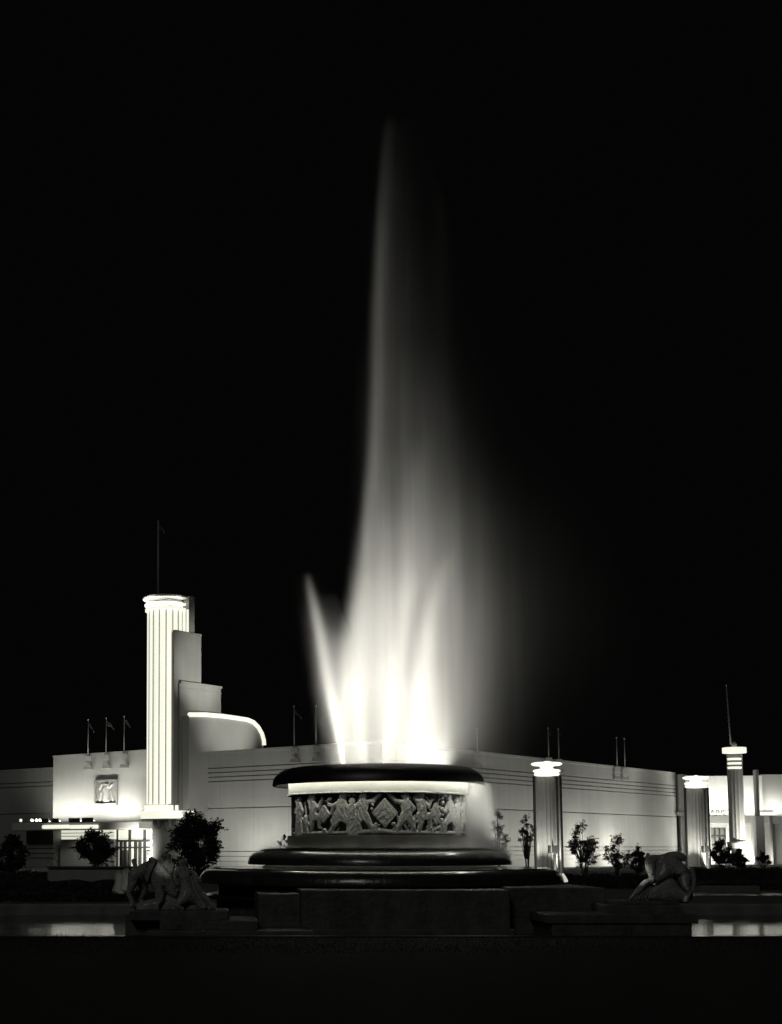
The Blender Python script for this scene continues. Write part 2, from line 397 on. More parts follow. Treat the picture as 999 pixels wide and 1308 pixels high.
POSES = {
 'reach': [(0, .90, .075, 0, .90, .07), (0, .82, .04, 0, .74, .06), (0, .72, .11, .0, .52, .075), (0, .52, .085, -.02, .44, .10),
           (.06, .76, .05, .26, .80, .042), (.26, .80, .042, .44, .97, .03), (-.07, .76, .05, -.22, .62, .04), (-.22, .62, .04, -.10, .50, .03),
           (.04, .44, .085, .16, .24, .055), (.16, .24, .055, .24, .03, .035), (-.06, .44, .085, -.14, .22, .055), (-.14, .22, .055, -.26, .03, .035),
           (.24, .03, .03, .31, .02, .02), (-.26, .03, .03, -.19, .02, .02)],
 'stride': [(.03, .91, .075, .03, .91, .07), (.02, .82, .045, 0, .74, .06), (0, .72, .115, -.03, .52, .085), (-.03, .52, .10, -.02, .42, .11),
            (.07, .74, .05, .2, .56, .04), (.2, .56, .04, .34, .62, .03), (-.08, .75, .05, -.24, .68, .042), (-.24, .68, .04, -.3, .5, .03),
            (.02, .42, .09, .2, .26, .06), (.2, .26, .055, .22, .02, .035), (-.06, .42, .09, -.18, .24, .06), (-.18, .24, .055, -.34, .05, .035),
            (-.1, .55, .06, -.2, .30, .09), (-.2, .3, .08, -.24, .12, .03)],
 'dance': [(-.02, .92, .075, -.02, .92, .07), (0, .82, .045, 0, .75, .06), (0, .72, .11, .02, .52, .08), (.02, .52, .09, .02, .44, .10),
           (.06, .76, .05, .2, .66, .042), (.2, .66, .042, .3, .84, .03), (-.07, .76, .05, -.18, .86, .04), (-.18, .86, .04, -.1, .99, .03),
           (.05, .44, .09, .24, .42, .06), (.24, .42, .06, .22, .18, .035), (.22, .18, .03, .30, .15, .02), (-.03, .44, .09, -.04, .22, .055), (-.04, .22, .055, -.1, .02, .035),
           (-.1, .03, .03, -.02, .02, .02)],
 'robe': [(0, .91, .075, 0, .91, .07), (0, .82, .045, 0, .74, .07), (0, .72, .11, 0, .5, .10), (0, .5, .11, -.03, .06, .15), (.03, .5, .08, .13, .05, .05),
          (.07, .75, .05, .18, .6, .04), (.18, .6, .04, .12, .48, .03), (-.08, .75, .05, -.2, .86, .04), (-.2, .86, .035, -.24, .98, .03), (-.05, .55, .05, -.18, .04, .04)],
 'child': [(0, .52, .08, 0, .52, .08), (0, .42, .08, 0, .25, .09), (.03, .22, .07, .12, .03, .045), (-.03, .22, .07, -.12, .03, .045), (.05, .4, .045, .2, .5, .035), (-.05, .4, .045, -.18, .3, .035)],
}
sg = fig(ww*.52, .32, (hh-.55)*.98, 'robe')
sg += [(ww*.25, hh*.82, .1, ww*.38, hh*.70, .12, 0), (ww*.42, hh*.8, .12, ww*.6, hh*.84, .1, 0), (ww*.72, hh*.82, .1, ww*.8, hh*.66, .1, 0), (ww*.2, .4, .1, ww*.3, hh*.55, .08, 0),
       (ww*.78, .4, .09, ww*.74, hh*.5, .08, 0), (ww*.38, .45, .14, ww*.55, .42, .16, 0)]
xs, zs, Hh = height_relief(sg, .15, ww-.15, .21, hh-.15, .035)
relief_mesh(xs, zs, Hh, lambda x, z, h: (x, .032+h, z)).build('figure_carving', PLASTER, rel, smooth=True)

for px, pt in ((112.5, 920), (135.5, 918), (158.5, 916)):
    flagpole(px, 968-(px-112)*.06-2, pt, (BLK+DL*solve(BLK, DL, px)).y-.35, {112.5: 'flagpole with a small dark pennant on the entrance block, farthest from the tower', 135.5: 'middle of the three pennant flagpoles on the entrance block', 158.5: 'flagpole with a small dark pennant on the entrance block, nearest the tower'}[px], True)

# dark low wing beyond the entrance block
LW0 = CORNER + DR*1.5
t0, t1 = solve(LW0, DL, 66), solve(LW0, DL, -120)
zh = zat(40, 981.5, (LW0+DL*solve(LW0, DL, 40)).y)
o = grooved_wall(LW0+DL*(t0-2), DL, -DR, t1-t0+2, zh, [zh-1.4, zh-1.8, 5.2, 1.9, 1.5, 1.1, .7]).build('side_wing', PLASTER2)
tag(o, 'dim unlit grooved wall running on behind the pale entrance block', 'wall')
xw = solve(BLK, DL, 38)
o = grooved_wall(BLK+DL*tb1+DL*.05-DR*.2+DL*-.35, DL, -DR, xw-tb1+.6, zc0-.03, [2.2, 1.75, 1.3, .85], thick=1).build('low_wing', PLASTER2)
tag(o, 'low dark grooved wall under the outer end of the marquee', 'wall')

# ------------------------------------------------------------------ fluted tower
NW = W(210.6, 1082, 114.3); N = Vector((NW.x, NW.y, 0))
TA = math.atan2(DR.y, DR.x)
tw = thing('fluted_tower', 'tall glowing white fluted tower with stepped fins behind and a round disc crown', 'tower', tuple(N), TA)
# local frame: +x = DR (back), +y = DL (left); camera right side is -y, nose points to -x
r0 = 1.5
zb, ztop = zat(205, 1028, 113), zat(205, 774, 113)
def stadium(r, back, n=28, a0=PI/2):
    pts = [(back, r)] + [(r*math.cos(PI/2+PI*i/n), r*math.sin(PI/2+PI*i/n)) for i in range(n+1)] + [(back, -r)]
    return pts
core = r0-.26
M().prism([(x, y, zb) for x, y in stadium(core, 2.0)], (0, 0, ztop-zb)).build('shaft', WHITE, tw, smooth=30)
# light tubes and fins between them
angs = [PI/2+PI*(i+.5)/8.0 for i in range(8)]
tubes = [(r0*.93*math.cos(a), r0*.93*math.sin(a)) for a in angs]
fins = [(r0*math.cos(PI/2+PI*i/8), r0*math.sin(PI/2+PI*i/8), PI/2+PI*i/8) for i in range(9)]
for k in range(3): tubes.append((.26+k*.48, -r0*.93)); tubes.append((.26+k*.48, r0*.93)) if k < 2 else None
for x, y in tubes:
    M().tube([(x, y, zb+.1), (x, y, ztop-.1)], .205, 12).build('light_tube', TUBE, tw, smooth=True)
for x, y, a in fins:
    M().box(-.3, .06, -.035, .035, zb, ztop, a, (x, y)).build('fin', WHITE, tw)
for k in (1, 2, 3):
    M().box(.49*k-.03, .49*k+.03, -r0-.05, -r0+.25, zb, ztop).build('fin', WHITE, tw)
# crown discs
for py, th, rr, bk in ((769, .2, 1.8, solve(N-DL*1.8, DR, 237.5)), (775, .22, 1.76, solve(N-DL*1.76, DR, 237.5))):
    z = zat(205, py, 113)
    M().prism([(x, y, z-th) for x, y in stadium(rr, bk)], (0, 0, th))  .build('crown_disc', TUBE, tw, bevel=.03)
zc = zat(205, 762.5, 113)
M().prism([(x, y, zc-.05) for x, y in stadium(1.98, solve(N-DL*1.98, DR, 240.5))], (0, 0, .2)).build('crown_slab', WHITE, tw, bevel=.04)
M().box(-.5, 2.0, -1.0, 1.0, ztop, zc-.1).build('crown_core', WHITE, tw)
zA, zB, zC = zat(238, 810, 114), zat(262, 878, 116), zat(262, 913, 116)
def tloc_x(px, yoff):     # local x on the camera-right side plane at offset -yoff
    o2 = N - DL*yoff; return solve(o2, DR, px)
M().box(2.01, tloc_x(241, 1.6), -1.6, 1.5, zA-.5, zc+.3).build('back_wall', PLASTER2, tw)
xA0, xA1 = tloc_x(222, 1.66), tloc_x(257, 1.66)
M().box(max(xA0, -.9), xA1, -1.66, -.9, 4.7, zA).build('step', PLASTER2, tw)
M().box(max(xA0, -.9)+.1, xA1+.05, -1.72, -.9, zA, zA+.18).build('coping', PLASTER2, tw)
M().box(1.2, xA1, -.9, 1.4, 4.7, zA).build('step', PLASTER2, tw)
xB0, xB1 = tloc_x(229, 1.85), tloc_x(282.5, 1.85)
M().box(xB0, xB1, -1.85, 1.3, 0, zB).build('step', PLASTER2, tw)
M().box(xB0+.1, xB1+.08, -1.95, 1.3, zB, zB+.2).build('coping', PLASTER2, tw)
M().box(xB0+.1, xB1+.04, -1.9, 1.3, zB-.42, zB-.36).build('coping', PLASTER2, tw)
# rounded end block with a neon edge
yo = 2.5
xC0 = tloc_x(241, yo); xC1 = tloc_x(339, yo)
def zC_at(px, py): 
    o2 = N-DL*yo; t = solve(o2, DR, px); return (t, zat(px, py, (o2+DR*t).y))
prof = [zC_at(a, b) for a, b in ((241, 914), (262, 914), (285, 916), (303, 918.5), (316, 920.5), (324, 924), (330, 930), (334.5, 938), (337, 947), (337.3, 953))]
pts = [(x, -yo, z) for x, z in prof]
M().prism([(xC0, -yo, 5)] + pts + [(prof[-1][0], -yo, 5)], (0, 1.5, 0)).build('curved_end_wall', PLASTER, tw)
neon = M().tube([(x, -yo-.05, z+.08) for x, z in prof], .2, 10).build('neon_edge', TUBE, tw, smooth=True)
# base discs and bracket under the nose
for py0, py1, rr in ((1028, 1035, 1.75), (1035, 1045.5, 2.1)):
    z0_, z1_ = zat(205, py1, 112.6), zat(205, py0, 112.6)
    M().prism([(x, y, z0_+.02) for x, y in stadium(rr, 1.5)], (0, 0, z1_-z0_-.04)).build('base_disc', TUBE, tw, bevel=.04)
zbk = zat(205, 1045.5, 112.6)
for yy in (-.95, .35):
    arc = [(-1.2*math.cos(q)*1.0+.6, yy, zbk-1.5*math.sin(q)) for q in np.linspace(0, PI/2, 9)]
    M().prism(arc + [(1.2, yy, zbk-1.5), (1.2, yy, zbk)], (0, .5, 0)).build('bracket', PLASTER2, tw)
M().box(-1.3, 1.4, -1.5, 1.5, zbk-.12, zbk).build('soffit', DARKPAINT, tw)
tp = flagpole(202, 762, 667, 114, 'tall flagpole with a drooping pennant on the crown of the fluted tower', True, fs=1.0, bracket=False, rad=.1)

# ------------------------------------------------------------------ far entrance (right)
YF = 146.0
def fx(px): return W(px, 1040, YF).x
def fz(py, px=930): return zat(px, py, YF)
fe = thing('far_entrance', 'bright far entrance building with a ledge, tall windows and a dark doorway', 'building', (fx(877), YF, 0))
X0 = fx(877)
def fb(a, b, y0, y1, pz0, pz1, name, m, bev=0):
    z0 = pz0 if pz0 < 30 else fz(pz0); z1 = pz1 if pz1 < 30 else fz(pz1)
    return M().box(fx(a)-X0, fx(b)-X0, y0, y1, z0, z1).build(name, m, fe)
m = M(); top = []
n = 16
for i in range(n+1):
    px = 877+ (975-877)*i/n; u = i/n
    top.append((fx(px)-X0, 1.2*math.sin(u*PI), fz(991)-.0))
m.prism([(p[0], p[1], fz(1044)) for p in top]+[(top[-1][0], 2.5, fz(1044)), (top[0][0], 2.5, fz(1044))], (0, 0, fz(990.5)-fz(1044)))
m.build('upper_wall', WHITE, fe)
fb(975, 1040, .4, 2.5, 1044, 989, 'upper_wall', PLASTER)
fb(877, 1040, -1.2, 2.0, 1052, 1042.5, 'ledge', WHITE)
fb(877, 908.3, .2, 1.0, 0, 1052, 'wall', PLASTER); fb(927.5, 960, .2, 1.0, 0, 1052, 'wall', PLASTER); fb(978, 1040, .2, 1.0, 0, 1052, 'wall', WHITE)
fb(976.5, 979, -1.4, .2, 0, 1044, 'pier', PLASTER2)
fb(908.3, 927.5, .3, .9, 1078, 1052, 'wall', PLASTER2) if False else None
fb(908.3, 927.5, .5, .6, 0, 1052, 'window', mat('dim window glass', .2, .2, .2, 2))
for c in (908.6, 914.5, 920.5, 927.2): fb(c-.5, c+.5, .36, .48, 0, 1058, 'mullion', DARKPAINT)
for r_ in (1057.5, 1069, 1080): fb(908.3, 927.5, .3, .36, r_+.5, r_-.5, 'transom', DARKPAINT)
fb(908.3, 927.5, .25, .45, 1057, 1052, 'wall', PLASTER)
fb(960, 978, .6, .8, 0, 1052, 'doorway', mat('dark doorway', .12, .5, .2, 2))
def lettering(txt, px, py, hpx, Y, mat_, root, ext=.05):
    c = bpy.data.curves.new('lettering', 'FONT'); c.body = txt; c.size = hpx/F*Y*1.38; c.extrude = ext
    t = bpy.data.objects.new('lettering_tmp', c); COL.objects.link(t)
    bpy.context.view_layer.update()
    me = bpy.data.meshes.new_from_object(t.evaluated_get(bpy.context.evaluated_depsgraph_get()))
    bpy.data.objects.remove(t)
    o = bpy.data.objects.new('lettering', me); COL.objects.link(o); me.materials.clear(); me.materials.append(mat_)
    p = W(px, py, Y); o.location = (p.x, Y, p.z); o.rotation_euler = (PI/2, 0, 0); return o
o = lettering('ARIST', 906.5, 1042, 8, YF-.9, METAL, fe); o.name = 'sign_letters'
tag(o, 'row of dark upright letters standing on the ledge left of the round tower', 'sign')
o = lettering('CAFE', 966.5, 1042, 6.5, YF-.9, METAL, fe) if False else None
m = M()
sl = thing('ledge_sign', 'small unreadable dark sign on the ledge right of the round tower', 'sign', (fx(967), YF-.9, fz(1042.4)))
M().box(0, fx(984)-fx(967), 0, .12, .12, .62).build('board', METAL, sl)
for k in (.2, .8): M().box(k*1.4-.03, k*1.4+.03, .02, .1, 0, .12).build('post', METAL, sl)
# round tower
YT = 133.0
rt = W(941, 1082, YT); 
ro = thing('round_tower', 'round pale tower with a glowing flat disc top and lit ring collars', 'tower', (rt.x+.1, YT, 0))
def tz(py): return zat(940, py, YT)
k = YT/F
rs = 9.6*k
def ring(z0, z1, r): return M().lathe([(0, z0), (r, z0), (r, z1), (0, z1)], 40)
m = M()
nf = 14; pr = []
for i in range(nf*4):
    a = 2*PI*i/(nf*4); rr = rs*(1-.07*(.5+.5*math.cos(a*nf))); pr.append((rr*math.cos(a), rr*math.sin(a)))
M().prism([(x, y, tz(1077)) for x, y in pr], (0, 0, tz(964)-tz(1077))).build('shaft', mat('tower plaster', .4, .8, .08, 1, streak=.1), ro, smooth=40)
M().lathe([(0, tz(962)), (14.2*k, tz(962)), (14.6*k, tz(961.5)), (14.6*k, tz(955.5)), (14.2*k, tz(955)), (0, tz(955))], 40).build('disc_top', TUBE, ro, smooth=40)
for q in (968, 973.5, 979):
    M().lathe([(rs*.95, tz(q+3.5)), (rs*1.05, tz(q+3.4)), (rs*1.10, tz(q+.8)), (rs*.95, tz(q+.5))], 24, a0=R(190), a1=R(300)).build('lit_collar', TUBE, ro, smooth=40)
M().lathe([(0, tz(955)), (3.2*k, tz(955)), (3.4*k, tz(951)), (2.2*k, tz(948)), (0, tz(947))], 20).build('cap_knob', PLASTER2, ro, smooth=True)
M().lathe([(0, tz(1083.5)), (11*k, tz(1083.5)), (12*k, tz(1080)), (13*k, tz(1077)), (12*k, tz(1075)), (0, tz(1075))], 40).build('base_collar', WHITE, ro, smooth=40)
ring(-.1, tz(1083.4), 8*k).build('foot', PLASTER2, ro, smooth=40)
flagpole(933.5, 951, 876, YT, 'tall thin mast on top of the round tower', False, bracket=False, lean=-.25, rad=.09)
# tall block right behind the round tower
tb = thing('tower_fin', 'pale slab fin standing directly behind the round tower', 'wall', (fx(954.5), YF-3, 0))
M().box(-.15, .15, 0, .7, 5.2, fz(985)).build('slab', PLASTER2, tb)
M().box(-.45, .45, -.3, .9, 0, 5.2).build('foot', WHITE, tb)

# ------------------------------------------------------------------ lamp pylons
def make_pylon(px, Y, label, toppy, lit):
    b = W(px, 1082, Y)
    root = thing('lamp_pylon', label, 'lamp pylon', (b.x, Y, 0), -math.atan((px-CX)/F), 'lamp pylons along the hall')
    H0 = 6.1
    # plan: deep rounded niche facing the viewer between half-round piers, ribs on the flank
    pts = []
    wdt = .82
    pts += [(-wdt, .75), (-wdt, -.55), (-wdt+.06, -.68), (-wdt+.16, -.72), (-wdt+.24, -.62)]
    for i in range(13):
        a = PI - PI*i/12
        rr_ = 1-.10*(i % 2); pts.append((-.1+.46*rr_*math.cos(a), -.5+ .5*rr_*math.sin(a)))
    pts += [(.42, -.66), (.5, -.72), (.56, -.66), (.6, -.5), (.65, -.66), (.72, -.7), (.78, -.62), (wdt, -.5), (wdt+.04, .1), (wdt, .75)]
    M().prism([(x, y, 0) for x, y in pts], (0, 0, H0)).build('shaft', PLYM, root, smooth=25)
    M().box(-1.0, 1.0, -.9, .95, 0, .28).build('base', PLASTER2, root)
    for z, r1, r2 in ((H0+.04, .66, .74), (H0+.24, .70, .80), (H0+.66, .80, .90)):
        M().lathe([(0, z), (r1, z), (r2, z+.06), (r2, z+.13), (r1, z+.17), (0, z+.17)], 32).build('light_disc', TUBEH, root, smooth=40)
    M().lathe([(.5, H0+.17), (.42, H0+.36)], 24).build('glowing_neck', TUBEH, root, smooth=True)
    M().lathe([(.6, H0+.4), (.3, H0+.5), (.5, H0+.66)], 24).build('glowing_neck', TUBEH, root, smooth=True)
    M().lathe([(.4, H0+.83), (.3, H0+.9), (0, H0+.93)], 24).build('top_cap', METAL, root, smooth=True)
    M().box(-.42, .22, -.58, -.28, .28, .42).build('floodlight', DARKPAINT, root)
    # loudspeaker post standing in front
    return root, b
PLYM = mat('pylon plaster', .115, .75, .1, 2, streak=.12)
TUBEH = emis('lamp disc glow', 1.25)
py1, b1 = make_pylon(700.5, 79.5, 'nearer lamp pylon, fluted with glowing discs on top, just right of the fountain', 973, 1)
py2 = copy_tree(py1)
b2 = W(891.5, 1082, 95.5); py2.location = (b2.x, 95.5, 0); py2.rotation_euler.z = -math.atan((891.5-CX)/F); py2['label'] = 'farther lamp pylon, fluted with glowing discs on top, left of the round tower'
bpy.context.view_layer.update()
def box_post(b, Y, dx, label, s=1):
    root = thing('box_post', label, 'post', (b.x+dx, Y-1.5, 0), 0, 'box topped posts before the pylons')
    M().tube([(.1, 0, 0), (.1, 0, 1.6)], .09, 10).build('post', METAL, root)
    M().box(-.26, .24, -.15, .15, 1.52, 2.0).build('box', METAL, root, bevel=.02)
    M().box(-.17, -.11, -.165, -.15, 1.6, 2.1).build('white_stripe', PLASTER, root)
    M().tube([(-.02, 0, 2.0), (-.02, 0, 2.35)], .035, 8).build('stem', METAL, root)
    return root
bp1 = box_post(b1, 79.5, -.12, 'dark box on a post before the nearer pylon niche')
bp2 = copy_tree(bp1); bp2.location = (b2.x-.02, 94, 0); bp2['label'] = 'dark box on a post before the farther pylon niche'

def pyl_lights(b, Y, f=1.0):
    spot('pylon_uplight', (b.x-.1, Y-1.1, .15), (0, .16, 1), 2300*f, 70, .9, .08)
    area('pylon_wash', (b.x-.1, Y-2.8, .1), (0, .9, 1), 1.0, .25, 40*f, 120)
    point('pylon_top_lamp', (b.x, Y-.1, 7.45), 60*f, .3)
pyl_lights(b1, 79.5); pyl_lights(b2, 95.5, 1.25)

# small white lit teardrop shape, its brightness put in as glow
p = W(719.5, 1127, 48)
g = thing('lit_teardrop', 'small white lit teardrop shape low beside the right tip of the fountain rim', 'lamp', (p.x, 48, 0))
M().lathe([(0, p.z+.0), (.15, p.z+.01), (.17, p.z+.06), (.1, p.z+.2), (.03, p.z+.31), (0, p.z+.33)], 20).build('glass', emis('teardrop glow', .6), g, smooth=True)
M().lathe([(.05, 0), (.05, p.z), (.13, p.z)], 12).build('stem', METAL, g)

# ------------------------------------------------------------------ fountain
YFN = 36.0
FC = W(483, 1082, YFN); fcx = FC.x
fo = thing('fountain', 'huge round tiered fountain with dark mushroom tiers and a carved figure frieze', 'fountain', (fcx, YFN, 0))
def zz(py, Y=YFN, px=483): return zat(px, py, Y)
def mush(r, ztip, ztopv, thick, inner, flat):
    """rounded mushroom tier: thin rim, domed shoulder, hollow under the rim"""
    pr = []
    for i in range(11):
        q = PI/2*i/10
        pr.append((r-flat*(1-math.sin(PI/2-q)) if False else r-flat+flat*math.cos(q)**.8 if False else r-flat*(1-math.cos(q)**.75), ztip+(ztopv-ztip)*math.sin(q)))
    return [(inner, ztip+thick+.02), (r-.34, ztip+thick), (r-.13, ztip+.06), (r-.1, ztip-.01), (r-.02, ztip-.02)] + pr + [(0.3, ztopv+.02), (0, ztopv+.02)]
Rcap = 2.84
M().lathe(mush(Rcap, 3.56, 4.03, .30, 2.2, .75), 128).build('cap', CAPM, fo, smooth=50)
Rd = 2.39
zf1, zf0, zd0 = 3.28, 2.20, 1.92
M().lathe([(Rd+.01, zf1+.02), (Rd+.01, 3.86), (Rd-.2, 3.88)], 128).build('collar', PLASTER, fo, smooth=40)
M().lathe([(Rd, zf1-.02), (Rd+.05, zf1), (Rd+.05, zf1+.02), (Rd+.01, zf1+.03)], 128).build('moulding', RELIEF, fo, smooth=40)
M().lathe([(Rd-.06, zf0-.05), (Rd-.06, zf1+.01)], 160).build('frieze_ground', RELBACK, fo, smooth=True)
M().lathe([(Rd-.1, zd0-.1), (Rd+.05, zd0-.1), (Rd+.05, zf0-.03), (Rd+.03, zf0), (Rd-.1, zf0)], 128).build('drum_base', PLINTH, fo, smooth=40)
# frieze relief: figures laid out along the arc; u = arc length, u=0 faces the viewer
HF = zf1-zf0-.02
def pu(px): return math.asin(max(-1, min(1, (px-483)/113.0)))*Rd
segs = []
z0 = zf0+.01
def figs(u, flip=1):
    s = []
    def F_(px, pose, fl, h=.98): s.extend(fig(u+flip*(pu(px)-pu(477)), z0+.03, HF*h, pose, fl*flip))
    F_(451, 'reach', 1, .97); F_(503, 'reach', -1, .97); F_(426, 'stride', 1); F_(438, 'robe', -1, .85); F_(523, 'dance', 1); F_(393, 'dance', 1, .95); F_(378, 'robe', 1, .95)
    F_(562, 'stride', -1, .95); F_(573, 'robe', -1, .9); F_(584, 'reach', 1, .92); F_(385, 'child', -1, .75); F_(414, 'robe', -1, .8) if False else None; F_(466, 'child', 1, .42); F_(550, 'child', -1, .6); F_(534, 'child', 1, .5); F_(445, 'child', 1, .7); F_(512, 'child', 1, .6)
    # diamonds
    def dia(px, zc_, a, b):
        c = u+flip*(pu(px)-pu(477)); zz_ = z0+zc_*HF
        for k in range(22):
            t = k/21; hw = a*(1-t)
            s.append((c-hw, zz_+b*t, .03, c+hw*.1, zz_+b*t, .03, .05)); s.append((c-hw, zz_-b*t, .03, c+hw*.1, zz_-b*t, .03, .05))
            s.append((c, zz_+b*t, .03, c+hw, zz_+b*t, .03, .075)); s.append((c, zz_-b*t, .03, c+hw, zz_-b*t, .03, .075))
    dia(477, .52, .30, .34); dia(406, .50, .16, .2); dia(541, .5, .14, .24)
    for px, zc_, r in ((412, .86, .05), (412, .72, .055), (551, .9, .04), (551, .78, .05), (551, .64, .03), (406, .1, .06), (461, .62, .03), (462, .72, .03), (487, .25, .05)):
        c = u+flip*(pu(px)-pu(477)); s.append((c, z0+zc_*HF, r, c+.01, z0+zc_*HF, r, .02))
    rr_ = random.Random(5)
    for _ in range(70):
        q = rr_.uniform(371, 590); zq = rr_.uniform(.06, .97); c = u+flip*(pu(q)-pu(477)); an = rr_.uniform(0, 6.28); L_ = rr_.uniform(.05, .13); rr0 = rr_.uniform(.014, .03)
        if 460 < q < 494 and .2 < zq < .85: continue
        s.append((c, z0+zq*HF, rr0, c+L_*math.cos(an), z0+min(.97, max(.04, zq+L_*math.sin(an)/HF))*HF, rr0*.6, .0))
    # ground swell, foliage and ribbons
    for a, b, c, d, r in ((372, .04, 440, .05, .05), (440, .05, 470, .10, .06), (470, .1, 492, .05, .07), (492, .06, 560, .04, .05), (560, .05, 590, .06, .05), (463, .2, 470, .06, .05), (498, .3, 486, .1, .05), (505, .12, 494, .42, .035), (497, .15, 491, .5, .03),
                          (414, .1, 418, .34, .05), (535, .08, 548, .2, .05), (543, .2, 546, .95, .025), (387, .1, 384, .8, .03)):
        s.append((u+flip*(pu(a)-pu(477)), z0+b*HF, r, u+flip*(pu(c)-pu(477)), z0+d*HF, r*.7, 0))
    return s
CIRC = 2*PI*Rd
u0 = pu(477)
segs = figs(u0)
full = []
seg_w = pu(590)-pu(374)
for k in (-1, 0, 1):
    pass
half = figs(u0+CIRC/2, -1)
side_pos = [CIRC*.25+.25, -CIRC*.25-.25]
for (u_) in side_pos:
    for j, ps in enumerate(('reach', 'stride', 'dance', 'robe')):
        pass
def wrapd(ss):
    return [s for s in ss]
xs, zs, Hh = height_relief(segs, -CIRC*.25, CIRC*.25, z0-.02, zf1-.03, .0105, k=.75)
xs2, zs2, Hh2 = height_relief(half, CIRC*.25, CIRC*.75, z0-.02, zf1-.03, .0125*2, k=1.15)
rngh = rng.normal(0, .0035, Hh.shape)
UU, ZZ_ = np.meshgrid(xs, zs, indexing='ij')
fold = .92+.04*np.sin(48*UU+5*np.sin(11*ZZ_+4*UU))+.04*np.sin(31*ZZ_+7*np.sin(9*UU))
Hh = np.where(Hh > 0, np.maximum(np.minimum(Hh, .05)*fold+.012+rngh, .002), Hh)
def cyl(u, z, h):
    th = u/Rd; r = Rd-.06+h*1.0
    return (r*math.sin(th), -r*math.cos(th), z)
m = relief_mesh(xs, zs, Hh, cyl)
m2 = relief_mesh(xs2, zs2, Hh2, cyl); m.add(m2.v, m2.f)
m.build('frieze_figures', RELIEF, fo, smooth=True)
# light ring under the cap
M().lathe([(2.60+.035*math.cos(q), 3.72+.035*math.sin(q)) for q in np.linspace(0, 2*PI, 9)], 96).build('light_ring', emis('cap ring light', 26), fo, smooth=True)
# tier 2
R2 = (650-318)/2*YFN/F
M().lathe(mush(R2, 1.46, 1.86, .18, 2.8, .75), 128).build('middle_tier', WET, fo, smooth=50)
M().lathe([(3.05, 1.10), (3.05, 1.66)], 96)  .build('tier_neck', CAPM, fo, smooth=True)
M().lathe([(3.0, 1.32), (3.12, 1.32), (3.12, 1.40), (3.0, 1.40), (3.0, 1.32)], 96).build('foot_ring', WET, fo)
M().lathe([(3.22+.02*math.cos(q), 1.56+.02*math.sin(q)) for q in np.linspace(0, 2*PI, 7)], 96, a0=R(185), a1=R(357)).build('light_ring', emis('tier ring light', 13), fo, smooth=True)
M().lathe([(2.46, 1.885), (3.2, 1.885)], 128).build('water_film', WATER, fo, smooth=True)
# tier 3
M().lathe([(3.2, 1.36), (4.45, 1.36)], 128).build('water_film', WATER, fo, smooth=True)
R3 = (713-258)/2*YFN/F
M().lathe(mush(R3, .98, 1.335, .05, 4.35, .42), 160).build('lower_tier', WET, fo, smooth=50)
M().lathe([(4.3, .62), (4.3, 1.06)], 128).build('tier_neck', STONED, fo, smooth=True)
M().lathe([(4.2, .55), (4.62, .56), (4.66, .62), (4.6, .66), (4.2, .66)], 128).build('rim', WET, fo, smooth=40)
M().lathe([(4.35, -.3), (4.35, .56)], 128).build('basin_wall', STONED, fo, smooth=True)
def lx(px, Y): return W(px, 1150, Y).x-fcx
yb = -5.6
M().box(lx(385, 30.4), lx(652, 30.4), yb, -3, -.3, zat(500, 1137, 30.4)).build('front_panel', STONED, fo, bevel=.03)
M().box(lx(380, 30.3), lx(657, 30.3), yb-.12, -3, -.3, zat(500, 1187, 30.3)).build('front_step', STONED, fo, bevel=.03)
M().box(lx(330, 30.8), lx(384, 30.8), yb+.45, -2, -.3, zat(500, 1142, 30.8)).build('side_wing', STONED, fo, bevel=.03)
M().box(lx(653, 30.8), lx(775, 30.8), yb+.45, -2, -.3, zat(500, 1134, 30.8)).build('side_wing', STONED, fo, bevel=.03)
# nozzles on top
for px in (438, 455, 470, 481, 495, 508, 524):
    xn = (px-483)/47.2
    M().lathe([(.05, 4.0), (.05, 4.07), (.03, 4.1)], 10, (xn, 0, 0)).build('nozzle', METAL, fo)

# ------------------------------------------------------------------ water as lit spray volumes
ZJ = 4.08
def cxl(py, px): # pixel -> local x,z about the fountain axis at cap top
    p = W(px, py, YFN); return p.x-fcx, p.z-ZJ
class X:      # tiny expression builder over math nodes
    nt = None
    def __init__(s, k): s.k = k
    @staticmethod
    def w(v): return v if isinstance(v, X) else X(v)
    @staticmethod
    def op(name, *a):
        n = X.nt.nodes.new('ShaderNodeMath'); n.operation = name
        for i, q in enumerate(a):
            q = X.w(q)
            if isinstance(q.k, (int, float)): n.inputs[i].default_value = q.k
            else: X.nt.links.new(q.k, n.inputs[i])
        return X(n.outputs[0])
    def __add__(s, o): return X.op('ADD', s, o)
    __radd__ = __add__
    def __sub__(s, o): return X.op('SUBTRACT', s, o)
    def __rsub__(s, o): return X.op('SUBTRACT', o, s)
    def __mul__(s, o): return X.op('MULTIPLY', s, o)
    __rmul__ = __mul__
    def __truediv__(s, o): return X.op('DIVIDE', s, o)
    def pow(s, o): return X.op('POWER', s, o)
def gauss(a): return X.op('EXPONENT', a*a*-1.0)
def smooth(a, lo, hi):
    n = X.nt.nodes.new('ShaderNodeMapRange'); n.interpolation_type = 'SMOOTHSTEP'
    for i, q in enumerate((a, lo, hi)):
        q = X.w(q)
        if isinstance(q.k, (int, float)): n.inputs[i].default_value = q.k
        else: X.nt.links.new(q.k, n.inputs[i])
    return X(n.outputs[0])
